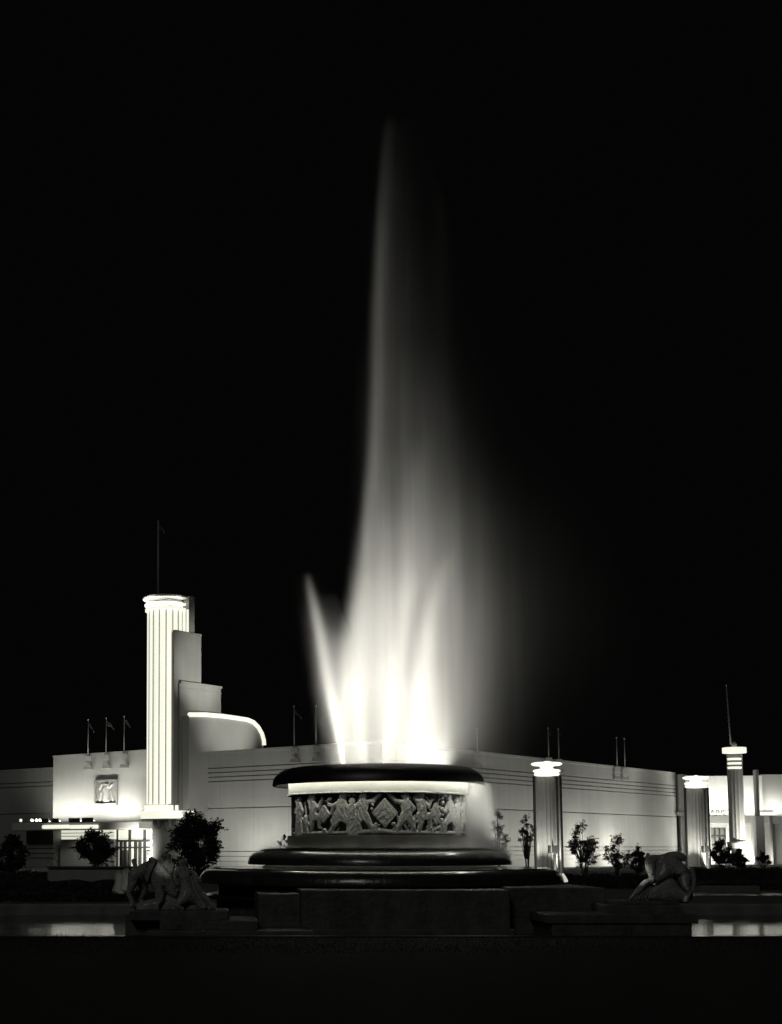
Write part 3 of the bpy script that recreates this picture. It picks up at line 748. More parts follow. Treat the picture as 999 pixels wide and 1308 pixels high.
def curve(t, pts, zmax, vmin, vmax):
    """piecewise curve of height: pts (z, value)"""
    n = X.nt.nodes.new('ShaderNodeValToRGB') if False else X.nt.nodes.new('ShaderNodeFloatCurve')
    c = n.mapping.curves[0]
    pts = sorted(pts)
    P = [(max(0, min(1, z/zmax)), (v-vmin)/(vmax-vmin)) for z, v in pts]
    c.points[0].location = P[0]; c.points[1].location = P[-1]
    for q in P[1:-1]: c.points.new(*q)
    n.mapping.extend = 'HORIZONTAL'
    for q in c.points: q.handle_type = 'AUTO_CLAMPED'
    n.mapping.update()
    X.nt.links.new(t.k, n.inputs['Value'])
    return X(n.outputs[0])*(vmax-vmin)+vmin
def volmat(name, fn, aniso=0.0):
    m = bpy.data.materials.new(name); m.use_nodes = True; nt = m.node_tree
    nt.nodes.remove(nt.nodes['Principled BSDF'])
    out = [n for n in nt.nodes if n.type == 'OUTPUT_MATERIAL'][0]
    v = nt.nodes.new('ShaderNodeVolumeScatter'); v.inputs['Color'].default_value = (1, 1, .97, 1); v.inputs['Anisotropy'].default_value = aniso
    nt.links.new(v.outputs[0], out.inputs['Volume'])
    X.nt = nt
    tc = nt.nodes.new('ShaderNodeTexCoord'); sp = nt.nodes.new('ShaderNodeSeparateXYZ'); nt.links.new(tc.outputs['Object'], sp.inputs[0])
    d = fn(X(sp.outputs[0]), X(sp.outputs[1]), X(sp.outputs[2]), tc)
    nt.links.new(d.k, v.inputs['Density'])
    return m
ZM = 19.0
def streaks(tc, sx, sz, detail=3):
    mp = X.nt.nodes.new('ShaderNodeMapping'); mp.inputs['Scale'].default_value = (sx, sx, sz)
    X.nt.links.new(tc.outputs['Object'], mp.inputs[0])
    n = X.nt.nodes.new('ShaderNodeTexNoise'); n.inputs['Scale'].default_value = 1; n.inputs['Detail'].default_value = detail
    X.nt.links.new(mp.outputs[0], n.inputs[0]); return X(n.outputs[0])
def pts_of(lst): # [(py, px)] -> [(z, x)]
    r = []
    for py, px in lst:
        x, z = cxl(py, px); r.append((z, x))
    return r
def zv(lst):
    return [(cxl(py, 483)[1], v) for py, v in lst]
LEFT = [(115, 500), (130, 496), (170, 489), (230, 484), (300, 480), (400, 476), (500, 474), (600, 469), (650, 465), (700, 461), (760, 455), (800, 448), (850, 441), (900, 438), (978, 440)]
def plume(x, y, z, tc):
    t = X.op('MULTIPLY', z, 1/ZM)
    xL = curve(t, pts_of(LEFT), ZM, -2, 2)
    wd = curve(t, zv([(115, .26), (130, .28), (170, .36), (230, .55), (300, .75), (400, 1.15), (500, 1.6), (600, 2.2), (700, 2.8), (800, 3.2), (900, 3.2), (978, 2.9)]), ZM, 0, 4)
    sL = curve(t, zv([(115, .25), (170, .16), (300, .12), (600, .20), (700, .28), (780, .40), (850, .5), (978, .5)]), ZM, 0, 1)
    A = curve(t, zv([(118, 0), (150, .008), (175, .017), (230, .030), (300, .038), (400, .044), (500, .048), (600, .08), (700, .20), (800, .24), (900, .12), (978, .04)]), ZM, 0, 2)
    E = curve(t, zv([(140, 0), (230, .015), (330, .05), (450, .08), (600, .085), (700, .06), (800, .0), (978, 0)]), ZM, 0, 1)
    sy = wd*.30+.30
    d = x-xL
    rise = smooth(d, sL*-.6, sL)
    q = X.op('MAXIMUM', d, 0.0)/wd
    body = A*rise*X.op('EXPONENT', q.pow(1.5)*-1.0)
    edge = E*gauss((d-.16)/.16)
    # inner jets
    xc = curve(t, pts_of([(560, 537), (600, 533), (700, 524), (800, 514), (900, 502), (978, 493)]), ZM, -2, 2)
    sc = curve(t, zv([(560, .32), (978, .10)]), ZM, 0, 1)
    Ac = curve(t, zv([(555, 0), (610, .06), (700, .13), (800, .16), (978, .14)]), ZM, 0, 2)
    cen = Ac*gauss((x-xc)/sc)
    xr = curve(t, pts_of([(705, 570), (760, 557), (800, 548), (850, 541), (900, 534), (978, 525)]), ZM, -2, 2.5)
    sr = curve(t, zv([(705, .22), (800, .15), (978, .07)]), ZM, 0, 1)
    Ar = curve(t, zv([(705, 0), (745, .24), (800, .34), (870, .26), (978, .16)]), ZM, 0, 2)
    rj = Ar*gauss((x-xr)/sr)
    # brilliant inner fill low down
    Af = curve(t, zv([(650, 0), (720, .07), (780, .18), (850, .17), (910, .11), (978, .05)]), ZM, 0, 3)
    fill = Af*smooth(d, -.35, .3)*(1.0-smooth(x, 1.0, 1.75))*(smooth(z, -.1, 1.0)*.7+.3)*1.0*(smooth(x*-1.0, .1, .7)*.8+1.0)
    noz = None
    for x0_, sl in ((-.60, .02), (-.40, -.02), (-.30, -.09), (-.05, .0), (.25, .03), (.52, .0)):
        g_ = gauss((x-x0_-z*sl)/(z*.055+.03))
        noz = g_ if noz is None else noz+g_
    noz = noz*X.op('EXPONENT', z*-.75)*(1.0-smooth(z, 1.8, 4.2))*.22
    V = curve(t, zv([(430, 0), (500, .02), (600, .07), (700, .23), (800, .36), (900, .34), (978, .30)]), ZM, 0, 1)
    xv = curve(t, zv([(430, 1.0), (500, 1.2), (600, 1.6), (700, 1.95), (800, 2.1), (978, 1.9)]), ZM, 0, 3)
    veil = V*gauss((x-xv)/1.05)
    st = streaks(tc, 2.2, .22)
    mod = smooth(st, .25, .8)*.7+.62
    n2 = streaks(tc, 8, .12, 2)
    notch = 1.0-gauss((x-xr+.38)/.24)*smooth(z, 1.6, 3.0)*(1.0-smooth(z, 4.4, 5.8))*.5
    lowz = smooth(z, -.2, 2.4)*.62+.38
    B = ((body+edge+fill)*mod*lowz*notch+veil*mod+cen*(smooth(z, 0, 2)*.5+.5)+rj+noz)*(smooth(n2, .3, .7)*.32+.84)
    return B/sy*.565*gauss(y/sy)
hull = M(); rings = []
hz = [(-.02, 978), (.6, 950), (1.6, 900), (2.7, 850), (3.8, 800), (5.9, 700), (8, 600), (10.2, 500), (12.3, 400), (14.4, 300), (16.4, 205), (17.5, 150), (18.3, 115)]
def interp(lst, z):
    lst = sorted(lst)
    return float(np.interp(z, [a for a, b in lst], [b for a, b in lst]))
Lp = pts_of(LEFT); Wp = zv([(115, .26), (130, .28), (170, .36), (230, .55), (300, .75), (400, 1.15), (500, 1.6), (600, 2.2), (700, 2.8), (800, 3.2), (900, 3.2), (978, 2.9)])
NN = 24
for z, _ in hz:
    xl = interp(Lp, z)-.45 - (.35 if z < 4.5 else 0); wv = interp(Wp, z); xr_ = interp(Lp, z)+wv*2.35+.3; sy = (wv*.3+.3)*2.4
    for i in range(NN):
        a = 2*PI*i/NN
        ca, sa = math.cos(a), math.sin(a)
        # superellipse so the corners keep their spray
        e = .55
        hull.v.append(((xl+xr_)/2+(xr_-xl)/2*math.copysign(abs(ca)**e, ca), sy*math.copysign(abs(sa)**e, sa), z))
for r_ in range(len(hz)-1):
    for i in range(NN): hull.f.append((r_*NN+i, r_*NN+(i+1) % NN, (r_+1)*NN+(i+1) % NN, (r_+1)*NN+i))
hull.f.append(tuple(range(NN-1, -1, -1))); hull.f.append(tuple((len(hz)-1)*NN+i for i in range(NN)))
wj = thing('water_jet', 'towering illuminated column of spray blowing sideways above the fountain cap', 'water jet', (fcx, YFN, ZJ))
hull.build('main_plume', volmat('main spray', plume), wj)
# left leaning jet
JL = [(728, 392), (745, 395), (780, 403), (820, 412), (860, 419), (900, 426), (940, 433), (980, 439)]
def ljet(x, y, z, tc):
    t = z*(1/6.0)
    P = [(a, b) for a, b in pts_of(JL)]
    xj = curve(t, P, 6.0, -2.5, 0)
    s_ = curve(t, zv([(728, .08), (780, .13), (860, .15), (940, .09), (980, .045)]), 6.0, 0, 1)
    A = curve(t, zv([(732, 0), (760, .18), (800, .42), (860, .50), (920, .45), (980, .45)]), 6.0, 0, 3)
    soft = curve(t, zv([(728, 0), (765, .008), (800, .04), (870, .11), (980, .06)]), 6.0, 0, 1)
    so = gauss((x-xj+.02)/.28)
    d = x-xj
    inner = curve(t, zv([(755, 0), (790, .03), (850, .20), (920, .15), (980, .10)]), 6.0, 0, 3)
    fil = inner*smooth(d, -.05, .3)*(1.0-smooth(x, -.95, -.55))
    B = A*gauss(d/s_)+soft*so*1.4+fil
    return B/.22*.565*gauss(y/.22)*(smooth(z, -.2, 2.2)*.45+.55)
hl = M()
ring_z = [(0, 980), (1.0, 930), (2.1, 880), (3.2, 830), (4.3, 778), (5.0, 745), (5.35, 728)]
for z, py in ring_z:
    xj = interp(pts_of(JL), z); a = xj-.75; b = max(-.5 if z < 4 else xj+.7, xj+.7)
    for i in range(NN):
        q = 2*PI*i/NN; ca, sa = math.cos(q), math.sin(q)
        hl.v.append(((a+b)/2+(b-a)/2*math.copysign(abs(ca)**.5, ca), .55*math.copysign(abs(sa)**.6, sa), z))
for r_ in range(len(ring_z)-1):
    for i in range(NN): hl.f.append((r_*NN+i, r_*NN+(i+1) % NN, (r_+1)*NN+(i+1) % NN, (r_+1)*NN+i))
hl.f.append(tuple(range(NN-1, -1, -1))); hl.f.append(tuple((len(ring_z)-1)*NN+i for i in range(NN)))
hl.build('side_jet', volmat('side spray', ljet), wj)

# water falling off the cap on the lee side
def fall(x, y, z, tc):
    r = X.op('SQRT', x*x+y*y)
    zt = z*(1/2.2)
    az = X.op('ARCTAN2', x, y*-1.0)          # 0 toward the viewer, + to the right
    sec = smooth(az, .68, 1.2)*(1.0-smooth(az, 2.4, 2.9))
    spread = (2.0-z)*.11
    rc = 2.74+spread*.3
    B = gauss((r-rc)/(spread*.45+.14))
    st = streaks(tc, 9, .4)
    m_ = smooth(st, .3, .72)*1.2+.35
    low = (2.0-z)
    return B*m_*sec*(z*1.3+.5)*1.5
fh = M().lathe([(2.3, -.05), (3.7, -.05), (3.5, .6), (3.25, 1.2), (3.0, 1.72), (2.6, 1.76), (2.3, 1.76), (2.3, -.05)], 64, a0=R(-90+20), a1=R(90-0))
wf = thing('falling_water', 'veil of lit water falling from the lee side of the fountain cap over the frieze', 'falling water', (fcx, YFN, 1.86))
k_ = len(fh.v)//65
# cap the two ends
fh.f.append(tuple(range(7))); fh.f.append(tuple(64*8+i for i in range(6, -1, -1)))
fh.build('water_veil', volmat('falling water', fall), wf)
# low splash mist lying on the middle tier
def splash(x, y, z, tc):
    r = X.op('SQRT', x*x+y*y)
    az = X.op('ARCTAN2', x, y*-1.0)
    st = streaks(tc, 3, 3)
    return gauss((r-2.75)/.4)*X.op('EXPONENT', z*-9.0)*(smooth(az, -.9, 1.6)*1.8+.25)*(smooth(st, .3, .7)+.3)*2.0
sh = M().lathe([(2.46, .0), (3.5, -.25), (3.6, .1), (3.4, .45), (2.46, .5), (2.46, 0)], 96)
ws = thing('splash_mist', 'low mist of splashing water lying on the middle tier around the drum', 'mist', (fcx, YFN, 1.87)); 
sh.build('mist', volmat('splash mist', splash), ws)
area('veil_fill_low', (fcx+3.3, YFN-2.2, 1.98), (-.12, .25, 1), .9, .2, 26, 120)  # added fill, brightens the falling veil from outside
area('veil_fill_low', (fcx+3.9, YFN-.3, 1.7), (-.28, 0, 1), .9, .2, 26, 120)  # second added fill on the outer face of the veil
area('veil_fill_top', (fcx+2.35, YFN-1.95, 3.5), (.2, -.15, -1), .5, .2, 9, 160)  # added fill by the cap lip for the top of the veil
# searchlights in the cap
area('fountain_searchlight', (fcx+.05, YFN, 4.09), (0, 0, 1), 3.8, 3.8, 250, 28, 'DISK')
area('fountain_flood', (fcx+.0, YFN, 4.10), (0, 0, 1), 4.2, 4.2, 230, 90, 'DISK')
area('fountain_flood', (fcx+.15, YFN, 4.105), (0, 0, 1), 3.6, 3.6, 380, 170, 'DISK')

# ------------------------------------------------------------------ statues
def skinned(name, chains, matl, parent, sub=2, loc=(0, 0, 0)):
    """chains: list of lists of (x,y,z,r); chains share vertices when points coincide"""
    vs = []; rad = []; ed = []; ix = {}
    for ch in chains:
        pv = None
        for x, y, z, r in ch:
            key = (round(x, 4), round(y, 4), round(z, 4))
            if key not in ix: ix[key] = len(vs); vs.append((x, y, z)); rad.append(r)
            i = ix[key]
            if pv is not None and pv != i: ed.append((pv, i))
            pv = i
    me = bpy.data.meshes.new(name); me.from_pydata(vs, ed, []); 
    o = bpy.data.objects.new(name, me); COL.objects.link(o); o.parent = parent; o.location = loc
    sk = o.modifiers.new('skin', 'SKIN')
    sv = me.skin_vertices[0].data if me.skin_vertices else None
    if sv is None:
        bm = bmesh.new(); bm.from_mesh(me); bm.verts.layers.skin.verify(); bm.to_mesh(me); bm.free(); sv = me.skin_vertices[0].data
    for i, r in enumerate(rad): sv[i].radius = (r, r)
    sv[0].use_root = True
    sk.use_smooth_shade = True
    ss = o.modifiers.new('sub', 'SUBSURF'); ss.levels = sub; ss.render_levels = sub
    bpy.context.view_layer.update()
    me2 = bpy.data.meshes.new_from_object(o.evaluated_get(bpy.context.evaluated_depsgraph_get()))
    o.modifiers.clear(); o.data = me2; me2.name = name
    if not me2.materials: me2.materials.append(matl)
    else: me2.materials[0] = matl
    for p_ in me2.polygons: p_.use_smooth = True
    return o
def sp(px, py, r, dy=0.0, Y=30.0):     # pixel skeleton point at statue depth (relative)
    p = W(px, py, Y); return (p.x, dy, p.z, r/F*Y)
# right statue
YS = 30.0
b0 = W(840, 1160, YS)
st1 = thing('horse_statue', 'dark stone horse statue with lowered head at the right corner of the fountain', 'statue', (b0.x, YS, 0))
def rel_(ch, b=b0): return [(x-b.x, y, z, r) for x, y, z, r in ch]
neck = sp(838, 1101, 8.5); sh_ = sp(850, 1108, 12.5); mid = sp(859, 1103, 13.5); rump = sp(869, 1107, 13.5)
ch = [[rump, mid, sh_, neck, sp(829, 1098, 7.5, -.08), sp(827, 1106, 7, -.16), sp(828, 1115, 5, -.2), sp(829.5, 1122, 4.2, -.22), sp(830, 1127, 4.6, -.23)],
      [rump, sp(873, 1118, 11, -.10), sp(872, 1130, 6.5, -.14), sp(878, 1139, 4, -.14), sp(874, 1148, 3.4, -.14), sp(872, 1153, 4, -.16)],
      [rump, sp(872, 1120, 10, .14), sp(868, 1133, 6, .18), sp(874, 1141, 4, .18), sp(870, 1150, 3.4, .18)],
      [sh_, sp(842, 1118, 8, -.14), sp(832, 1124, 5, -.18), sp(822, 1126, 4, -.2), sp(815, 1135, 3, -.2), sp(809, 1142, 2.8, -.2)],
      [sh_, sp(844, 1120, 8, .12), sp(840, 1132, 5, .14), sp(846, 1142, 3.6, .14), sp(842, 1150, 3.6, .12)]]
skinned('horse_body', [rel_(c) for c in ch], STONE, st1)
for dy in (-.035, .05):
    skinned('ear', [rel_([sp(829, 1097, 2.6, dy), sp(828, 1093, 2.2, dy), sp(828, 1089.5, .9, dy)])], STONE, st1)
skinned('mane', [rel_([sp(828, 1094.5, 3), sp(836, 1096.5, 5.5), sp(846, 1098, 6.5), sp(854, 1095, 7), sp(862, 1092.5, 6.5), sp(870, 1094, 6), sp(877, 1099, 4.5)])], STONE, st1)
skinned('tail', [rel_([sp(881, 1107, 3.5), sp(885, 1115, 4), sp(886, 1128, 4), sp(883, 1140, 3), sp(884, 1150, 2)])], STONE, st1)
# fan of carved water under the forelegs
for i, (px_, rr) in enumerate(((801, 2.1), (806, 2.0), (811, 2.4), (816, 2.2), (821, 2.4), (827, 2.5))):
    skinned('carved_wave', [rel_([sp(822+i*1.6, 1124+i*.6, 2.6, -.16+.01*i), sp((822+px_)/2+i, 1136, rr+1.1, -.18+.02*i), sp(px_, 1149, rr, -.2+.02*i)])], STONE, st1, 1)
skinned('rock_base', [rel_([sp(824, 1144, 8, -.05), sp(836, 1140, 12), sp(850, 1138, 13), sp(864, 1142, 12, .05), sp(874, 1146, 9, 0), sp(882, 1150, 5)]), rel_([sp(850, 1138, 13), sp(852, 1128, 12), sp(854, 1120, 10)])], STONE, st1)
# left statue group
b0L = W(225, 1165, YS)
st2 = thing('statue_group', 'dark stone group of a turning horse and two figures at a fountain corner', 'statue', (b0L.x, YS, 0))
def rl(c): return rel_(c, b0L)
r1 = sp(181, 1108, 15, .1); m1 = sp(193, 1113, 16, .1); s1 = sp(205, 1120, 13, .08)
skinned('horse_body', [rl(c) for c in (
    [r1, m1, s1, sp(214, 1132, 9, 0), sp(222, 1141, 6, -.05), sp(226, 1146, 4, -.06)],
    [r1, sp(172, 1118, 10, 0), sp(169, 1131, 6, -.04), sp(164, 1141, 3.8, -.05), sp(170, 1153, 3.2, -.05), sp(167, 1160, 4, -.05)],
    [r1, sp(181, 1125, 9, .2), sp(184, 1138, 6, .24), sp(178, 1148, 4, .24), sp(182, 1159, 3.5, .24)],
    [s1, sp(203, 1136, 8, -.06), sp(207, 1148, 4.5, -.1), sp(200, 1157, 3.4, -.1), sp(202, 1164, 4, -.1)],
    [m1, sp(190, 1130, 12, .05)])], STONE, st2)
skinned('mane', [rl([sp(190, 1097, 5, .02), sp(201, 1103, 5, .0), sp(210, 1113, 4.5, -.04), sp(219, 1126, 4, -.06), sp(224, 1136, 3, -.06)])], STONE, st2)
skinned('tail', [rl([sp(170, 1097, 4, .1), sp(173, 1106, 3, 0), sp(175, 1115, 2.4, -.1)])], STONE, st2)
def person(name, pel, chest, neck_, head, arms, legs, hair=None):
    chs = [[pel, chest, neck_, head[0], head[1]]] + [[chest]+a for a in arms] + [[pel]+l_ for l_ in legs]
    return skinned(name, [rl(c) for c in chs], STONE, st2)
pel = sp(213, 1128, 6.5, .1); che = sp(216, 1108, 7, .1)
person('seated_figure', pel, che, sp(215, 1099, 3, .1), (sp(214.5, 1094, 5.2, .1), sp(213.5, 1090, 4.4, .09)),
       [[sp(209, 1105, 3.4, .02), sp(204, 1113, 2.6, -.05), sp(199, 1107, 2, -.08)], [sp(222, 1106, 3.4, .15), sp(226, 1114, 2.6, .1), sp(224, 1122, 2, .02)]],
       [[sp(208, 1136, 5, .0), sp(201, 1143, 4, -.08), sp(203, 1156, 2.8, -.08)], [sp(219, 1137, 5, .1), sp(224, 1147, 4, .05), sp(222, 1160, 2.8, 0)]])
skinned('hair', [rl([sp(211, 1089, 4.5, .09), sp(209.5, 1094, 4.4, .1), sp(210.5, 1099, 3, .12)])], STONE, st2)
pel = sp(240, 1138, 9, -.02); che = sp(235, 1117, 8.5, -.02)
person('kneeling_figure', pel, che, sp(233.5, 1107, 3.4, -.02), (sp(232.5, 1102, 5.4, -.02), sp(232, 1097.5, 4.4, -.03)),
       [[sp(243, 1112, 4, 0), sp(250, 1119, 3.2, -.02), sp(256, 1128, 2.6, -.06)], [sp(227, 1113, 3.6, -.08), sp(223, 1122, 3, -.14), sp(228, 1131, 2.2, -.2)]],
       [[sp(235, 1148, 7, -.12), sp(226, 1156, 4.5, -.2), sp(236, 1163, 3.4, -.2)], [sp(250, 1149, 7.5, .0), sp(260, 1159, 4.5, 0), sp(270, 1162, 3, 0)]])
skinned('hair', [rl([sp(233, 1096.5, 4.4, 0), sp(236.5, 1101, 4, .02), sp(238.5, 1107, 3, .04)])], STONE, st2)
for i, (x1_, dy) in enumerate(((275, -.03), (270, .03), (264, -.06), (257, -.02), (250, .04))):
    skinned('robe_fold', [rl([sp(246-i*1.2, 1116+i, 2.6, dy), sp(254+(x1_-275)*.45, 1136, 4.0-.2*i, dy), sp(x1_, 1162, 3.2, dy)])], STONE, st2, 1)
skinned('rock_base', [rl([sp(170, 1164, 6, .1), sp(185, 1158, 10, .1), sp(200, 1158, 10, .1), sp(218, 1156, 10, .1), sp(238, 1158, 9, .08), sp(256, 1161, 6, .05)]), rl([sp(218, 1156, 10, .1), sp(216, 1140, 9, .14)])], STONE, st2)

spot('statue_fill_spot', tuple(W(772, 1100, 29.6)), tuple(W(824, 1118, 29.9)-W(772, 1100, 29.6)), 26, 34, .7, .03)  # added spot, stands in for the spray's glow on the horse
spot_ = spot('statue_fill_spot', tuple(W(176, 1092, 28.9)), tuple(W(213, 1111, 30.0)-W(176, 1092, 28.9)), 16, 22, .9, .03)  # added spot to brighten the seated figure
# pedestals
def pedestal(name, label, boxes, px, Y=30.0):
    b = W(px, 1180, Y)
    r = thing(name, label, 'pedestal', (b.x, Y, 0), 0, 'statue pedestals at the fountain corners')
    for a, c, y0, y1, pt, pb in boxes:
        yy = Y+y0
        z1 = zat(px, pt, yy); z0 = -.3 if pb is None else zat(px, pb, yy)
        M().box(W(a, pt, yy).x-b.x, W(c, pt, yy).x-b.x, y0, y1, z0, z1).build('step', STONED, r, bevel=.02)
    return r
pedestal('statue_pedestal', 'stepped stone pedestal under the horse statue with lowered head', [(700, 892.5, -.85, 1.6, 1168, 1180), (705, 884, -.80, 1.5, 1180, None), (776, 872, -.4, .9, 1156, 1168), (790, 868, -.28, .7, 1150.5, 1156)], 800)
pedestal('statue_pedestal', 'stepped stone pedestal under the group of horse and two figures', [(187, 400, -1.0, 1.6, 1189, None), (204, 330, -.65, 1.3, 1176, 1188.5), (160, 204, -.1, 1.3, 1168, None), (165, 292, -.45, .9, 1163.5, 1176)], 240)

# ------------------------------------------------------------------ pool, ground
PX0, PX1 = -30.0, 40.0
YN, YB = 28.6, 39.2
def struct(name, m, matl, **k): o = m.build(name, matl, **k); o['kind'] = 'structure'; return o
struct('pool_water', M().add([(PX0, YN, -.08), (PX1, YN, -.08), (PX1, YB, -.08), (PX0, YB, -.08)], [(0, 1, 2, 3)]), WATER)
struct('ground', M().add([(-900, -200, -.6), (900, -200, -.6), (900, 1500, -.6), (-900, 1500, -.6)], [(0, 1, 2, 3)]), LAWN)
struct('lawn', M().box(-60, 70, -8, YN-.35, -.55, -.0), LAWN)
struct('pool_kerb', M().box(PX0, PX1, YN-.35, YN, -.5, .03), WET)
struct('plaza', M().box(-160, 160, YB+.6, 330, -.55, -.005), PAVE)
struct('far_coping', M().box(PX0, PX1, YB, YB+.6, -.5, .23), COPING, bevel=.03)
struct('side_paving', M().box(-60, PX0, YN-.35, YB+.6, -.55, 0), PAVE)
struct('side_paving', M().box(PX1, 70, YN-.35, YB+.6, -.55, 0), PAVE)
# second basin on the right
xq0, xq1 = W(862, 1143, 54).x, W(1010, 1143, 54).x
struct('basin_water', M().add([(xq0, 52.5, .015), (xq1, 52.5, .015), (xq1, 57, .015), (xq0, 57, .015)], [(0, 1, 2, 3)]), WATER)
struct('basin_kerb', M().box(xq0-.4, xq1, 57, 57.5, -.1, .25), COPING)

# tufts at the near edge
def grass(n, x0, x1, y0, y1, name, label, h=(.03, .10)):
    m = M()
    for _ in range(n):
        x, y = random.uniform(x0, x1), random.uniform(y0, y1); hh_ = random.uniform(*h); a = random.uniform(0, PI)
        dx, dy = .006*math.cos(a), .006*math.sin(a); lx_, ly_ = random.uniform(-.03, .03), random.uniform(-.03, .03)
        m.add([(x-dx, y-dy, 0), (x+dx, y+dy, 0), (x+lx_, y+ly_, hh_)], [(0, 1, 2)])
    o = m.build(name, LAWN, recalc=False); tag(o, label, 'grass', kind='stuff'); return o
grass(14000, -8, 18, 24, YN-.36, 'grass', 'dark lawn grass along the near edge of the pool', (.02, .06))
o = grass(60, W(55, 1196, 28.2).x, W(115, 1196, 28.2).x, 28.0, 28.2, 'grass_tuft', 'few taller grass blades against the bright pool at the near edge', (.06, .17))

# ------------------------------------------------------------------ plants
def tree(px0, px1, pytop, pybot, Y, label, name='tree', n=900, leaf=.13, stems=3, matl=LEAF, crown0=.3, gap=.5, cat='tree', ground=0.0, clumps=12, cs=(.16, .34)):
    xa_, xb_ = W(px0, 1082, Y).x, W(px1, 1082, Y).x; zt = zat((px0+px1)/2, pytop, Y); cxx = (xa_+xb_)/2; hw = (xb_-xa_)/2; h = zt-ground
    r = thing(name, label, cat, (cxx, Y, ground), 0, 'planted trees and shrubs before the hall')
    zc0_ = h*crown0
    cl = []
    for _ in range(clumps):
        for _t in range(40):
            x, y, z = random.uniform(-1, 1), random.uniform(-1, 1), random.uniform(-1, 1)
            if x*x+y*y+z*z < 1: break
        cl.append((x*hw*.82, y*hw*.7, zc0_+(h-zc0_)*(.5+z*.43), hw*random.uniform(cs[0], cs[1])))
    cl.append((0, 0, h-.25*hw, hw*.3)); cl.append((-hw*.72, 0, zc0_+(h-zc0_)*random.uniform(.3, .6), hw*.28)); cl.append((hw*.72, 0, zc0_+(h-zc0_)*random.uniform(.3, .6), hw*.28))
    m = M()
    for k in range(stems):
        bx_ = random.uniform(-.08, .08)*hw*2; tgt = random.choice(cl)
        pts = [(bx_, 0, -.05), (bx_+(tgt[0]-bx_)*.3, tgt[1]*.3, h*.3), (bx_+(tgt[0]-bx_)*.7, tgt[1]*.7, tgt[2]*.75), (tgt[0], tgt[1], tgt[2]+tgt[3]*.5)]
        m.tube(pts, [.017*h**.8, .014*h**.8, .010*h**.8, .004], 7)
    tws = {}
    for c_ in cl:
        tws[c_] = [Vector((random.gauss(0, 1), random.gauss(0, 1), random.gauss(.5, 1))).normalized()*c_[3]*random.uniform(1.1, 1.9) for _ in range(5)]
        for tw_ in tws[c_]: m.tube([Vector(c_[:3]), Vector(c_[:3])+tw_], [.008, .003], 3)
        m.tube([(c_[0]*.25, c_[1]*.25, h*.32), (c_[0]*.7, c_[1]*.7, c_[2]*.85), (c_[0], c_[1], c_[2])], [.015*h**.8, .01, .005], 5)
    m.build('trunk', BARK, r, smooth=True)
    m = M()
    for _ in range(n):
        c_ = random.choice(cl)
        if random.random() < .35:
            tw_ = random.choice(tws[c_]); v = tw_*random.uniform(.4, 1.05)+Vector((random.gauss(0, .03), random.gauss(0, .03), random.gauss(0, .03)))
        else: v = Vector((random.gauss(0, 1), random.gauss(0, 1), random.gauss(0, 1))).normalized()*(c_[3]*random.uniform(.15, 1.12)**.7)
        p_ = Vector(c_[:3])+Vector((v.x, v.y, v.z*.85))
        if p_.z < zc0_*.6: continue
        a_ = Vector((random.gauss(0, 1), random.gauss(0, 1), random.gauss(0, 1))).normalized(); b_ = a_.orthogonal().normalized()
        s_ = leaf*random.uniform(.6, 1.3)
        m.add([p_-a_*s_, p_-b_*s_*.42, p_+a_*s_, p_+b_*s_*.42], [(0, 1, 2, 3)])
    m.build('crown', matl, r, recalc=False)
    return r
tree(93, 150, 1061, 1108, 88, 'bushy dark tree standing before the glowing entrance doors', n=8500, leaf=.085, stems=6, crown0=.18, clumps=34, cs=(.2, .36))
tree(213, 284, 1037, 1112, 72, 'largest dark round tree, in front of the foot of the fluted tower', n=17000, leaf=.075, stems=6, crown0=.10, clumps=55, cs=(.18, .34))
tree(-6, 34, 1066, 1112, 74, 'dark tree by the unlit wall at the edge of the scene beyond the entrance', n=7000, leaf=.08, stems=3, crown0=.1, clumps=30, cs=(.2, .34))
tree(661, 685, 1040, 1108, 77, 'slim sparse young tree just left of the nearer lamp pylon', n=1500, leaf=.06, stems=4, crown0=.40, clumps=22, matl=LEAF2)
tree(622, 651, 1035, 1100, 84, 'spindly tree half veiled by the drifting fountain mist', n=1900, leaf=.06, stems=5, crown0=.2, clumps=26, matl=LEAF2)
tree(725, 764, 1050, 1118, 74, 'leafy young tree just right of the nearer lamp pylon', n=3600, leaf=.062, stems=5, crown0=.12, clumps=30, matl=LEAF2)
tree(770, 806, 1065, 1118, 70, 'young tree with an open looping crown midway along the right wall', n=2400, leaf=.06, stems=5, crown0=.15, clumps=24, matl=LEAF2)
tree(803, 828, 1080, 1118, 68, 'small dark shrub tree directly behind the lowered horse statue', n=2600, leaf=.06, stems=3, crown0=.12, clumps=20)
tree(908, 936, 1072, 1114, 92, 'round dark tree between the farther pylon and the round tower', n=2800, leaf=.1, stems=3, crown0=.12, clumps=26, cs=(.2, .36))
tree(930, 956, 1084, 1112, 90, 'low dark tree under the collar of the round tower', n=1800, leaf=.1, stems=3, crown0=.2, clumps=20)
tree(965, 983, 1088, 1112, 90, 'small round dark tree before the dark far doorway', n=700, leaf=.1, stems=2, crown0=.3, clumps=7)
tree(355, 371, 1067, 1086, 78, 'small leafy sprig peeping over the middle tier beside the drum', n=160, leaf=.09, stems=2, crown0=.6, clumps=5)

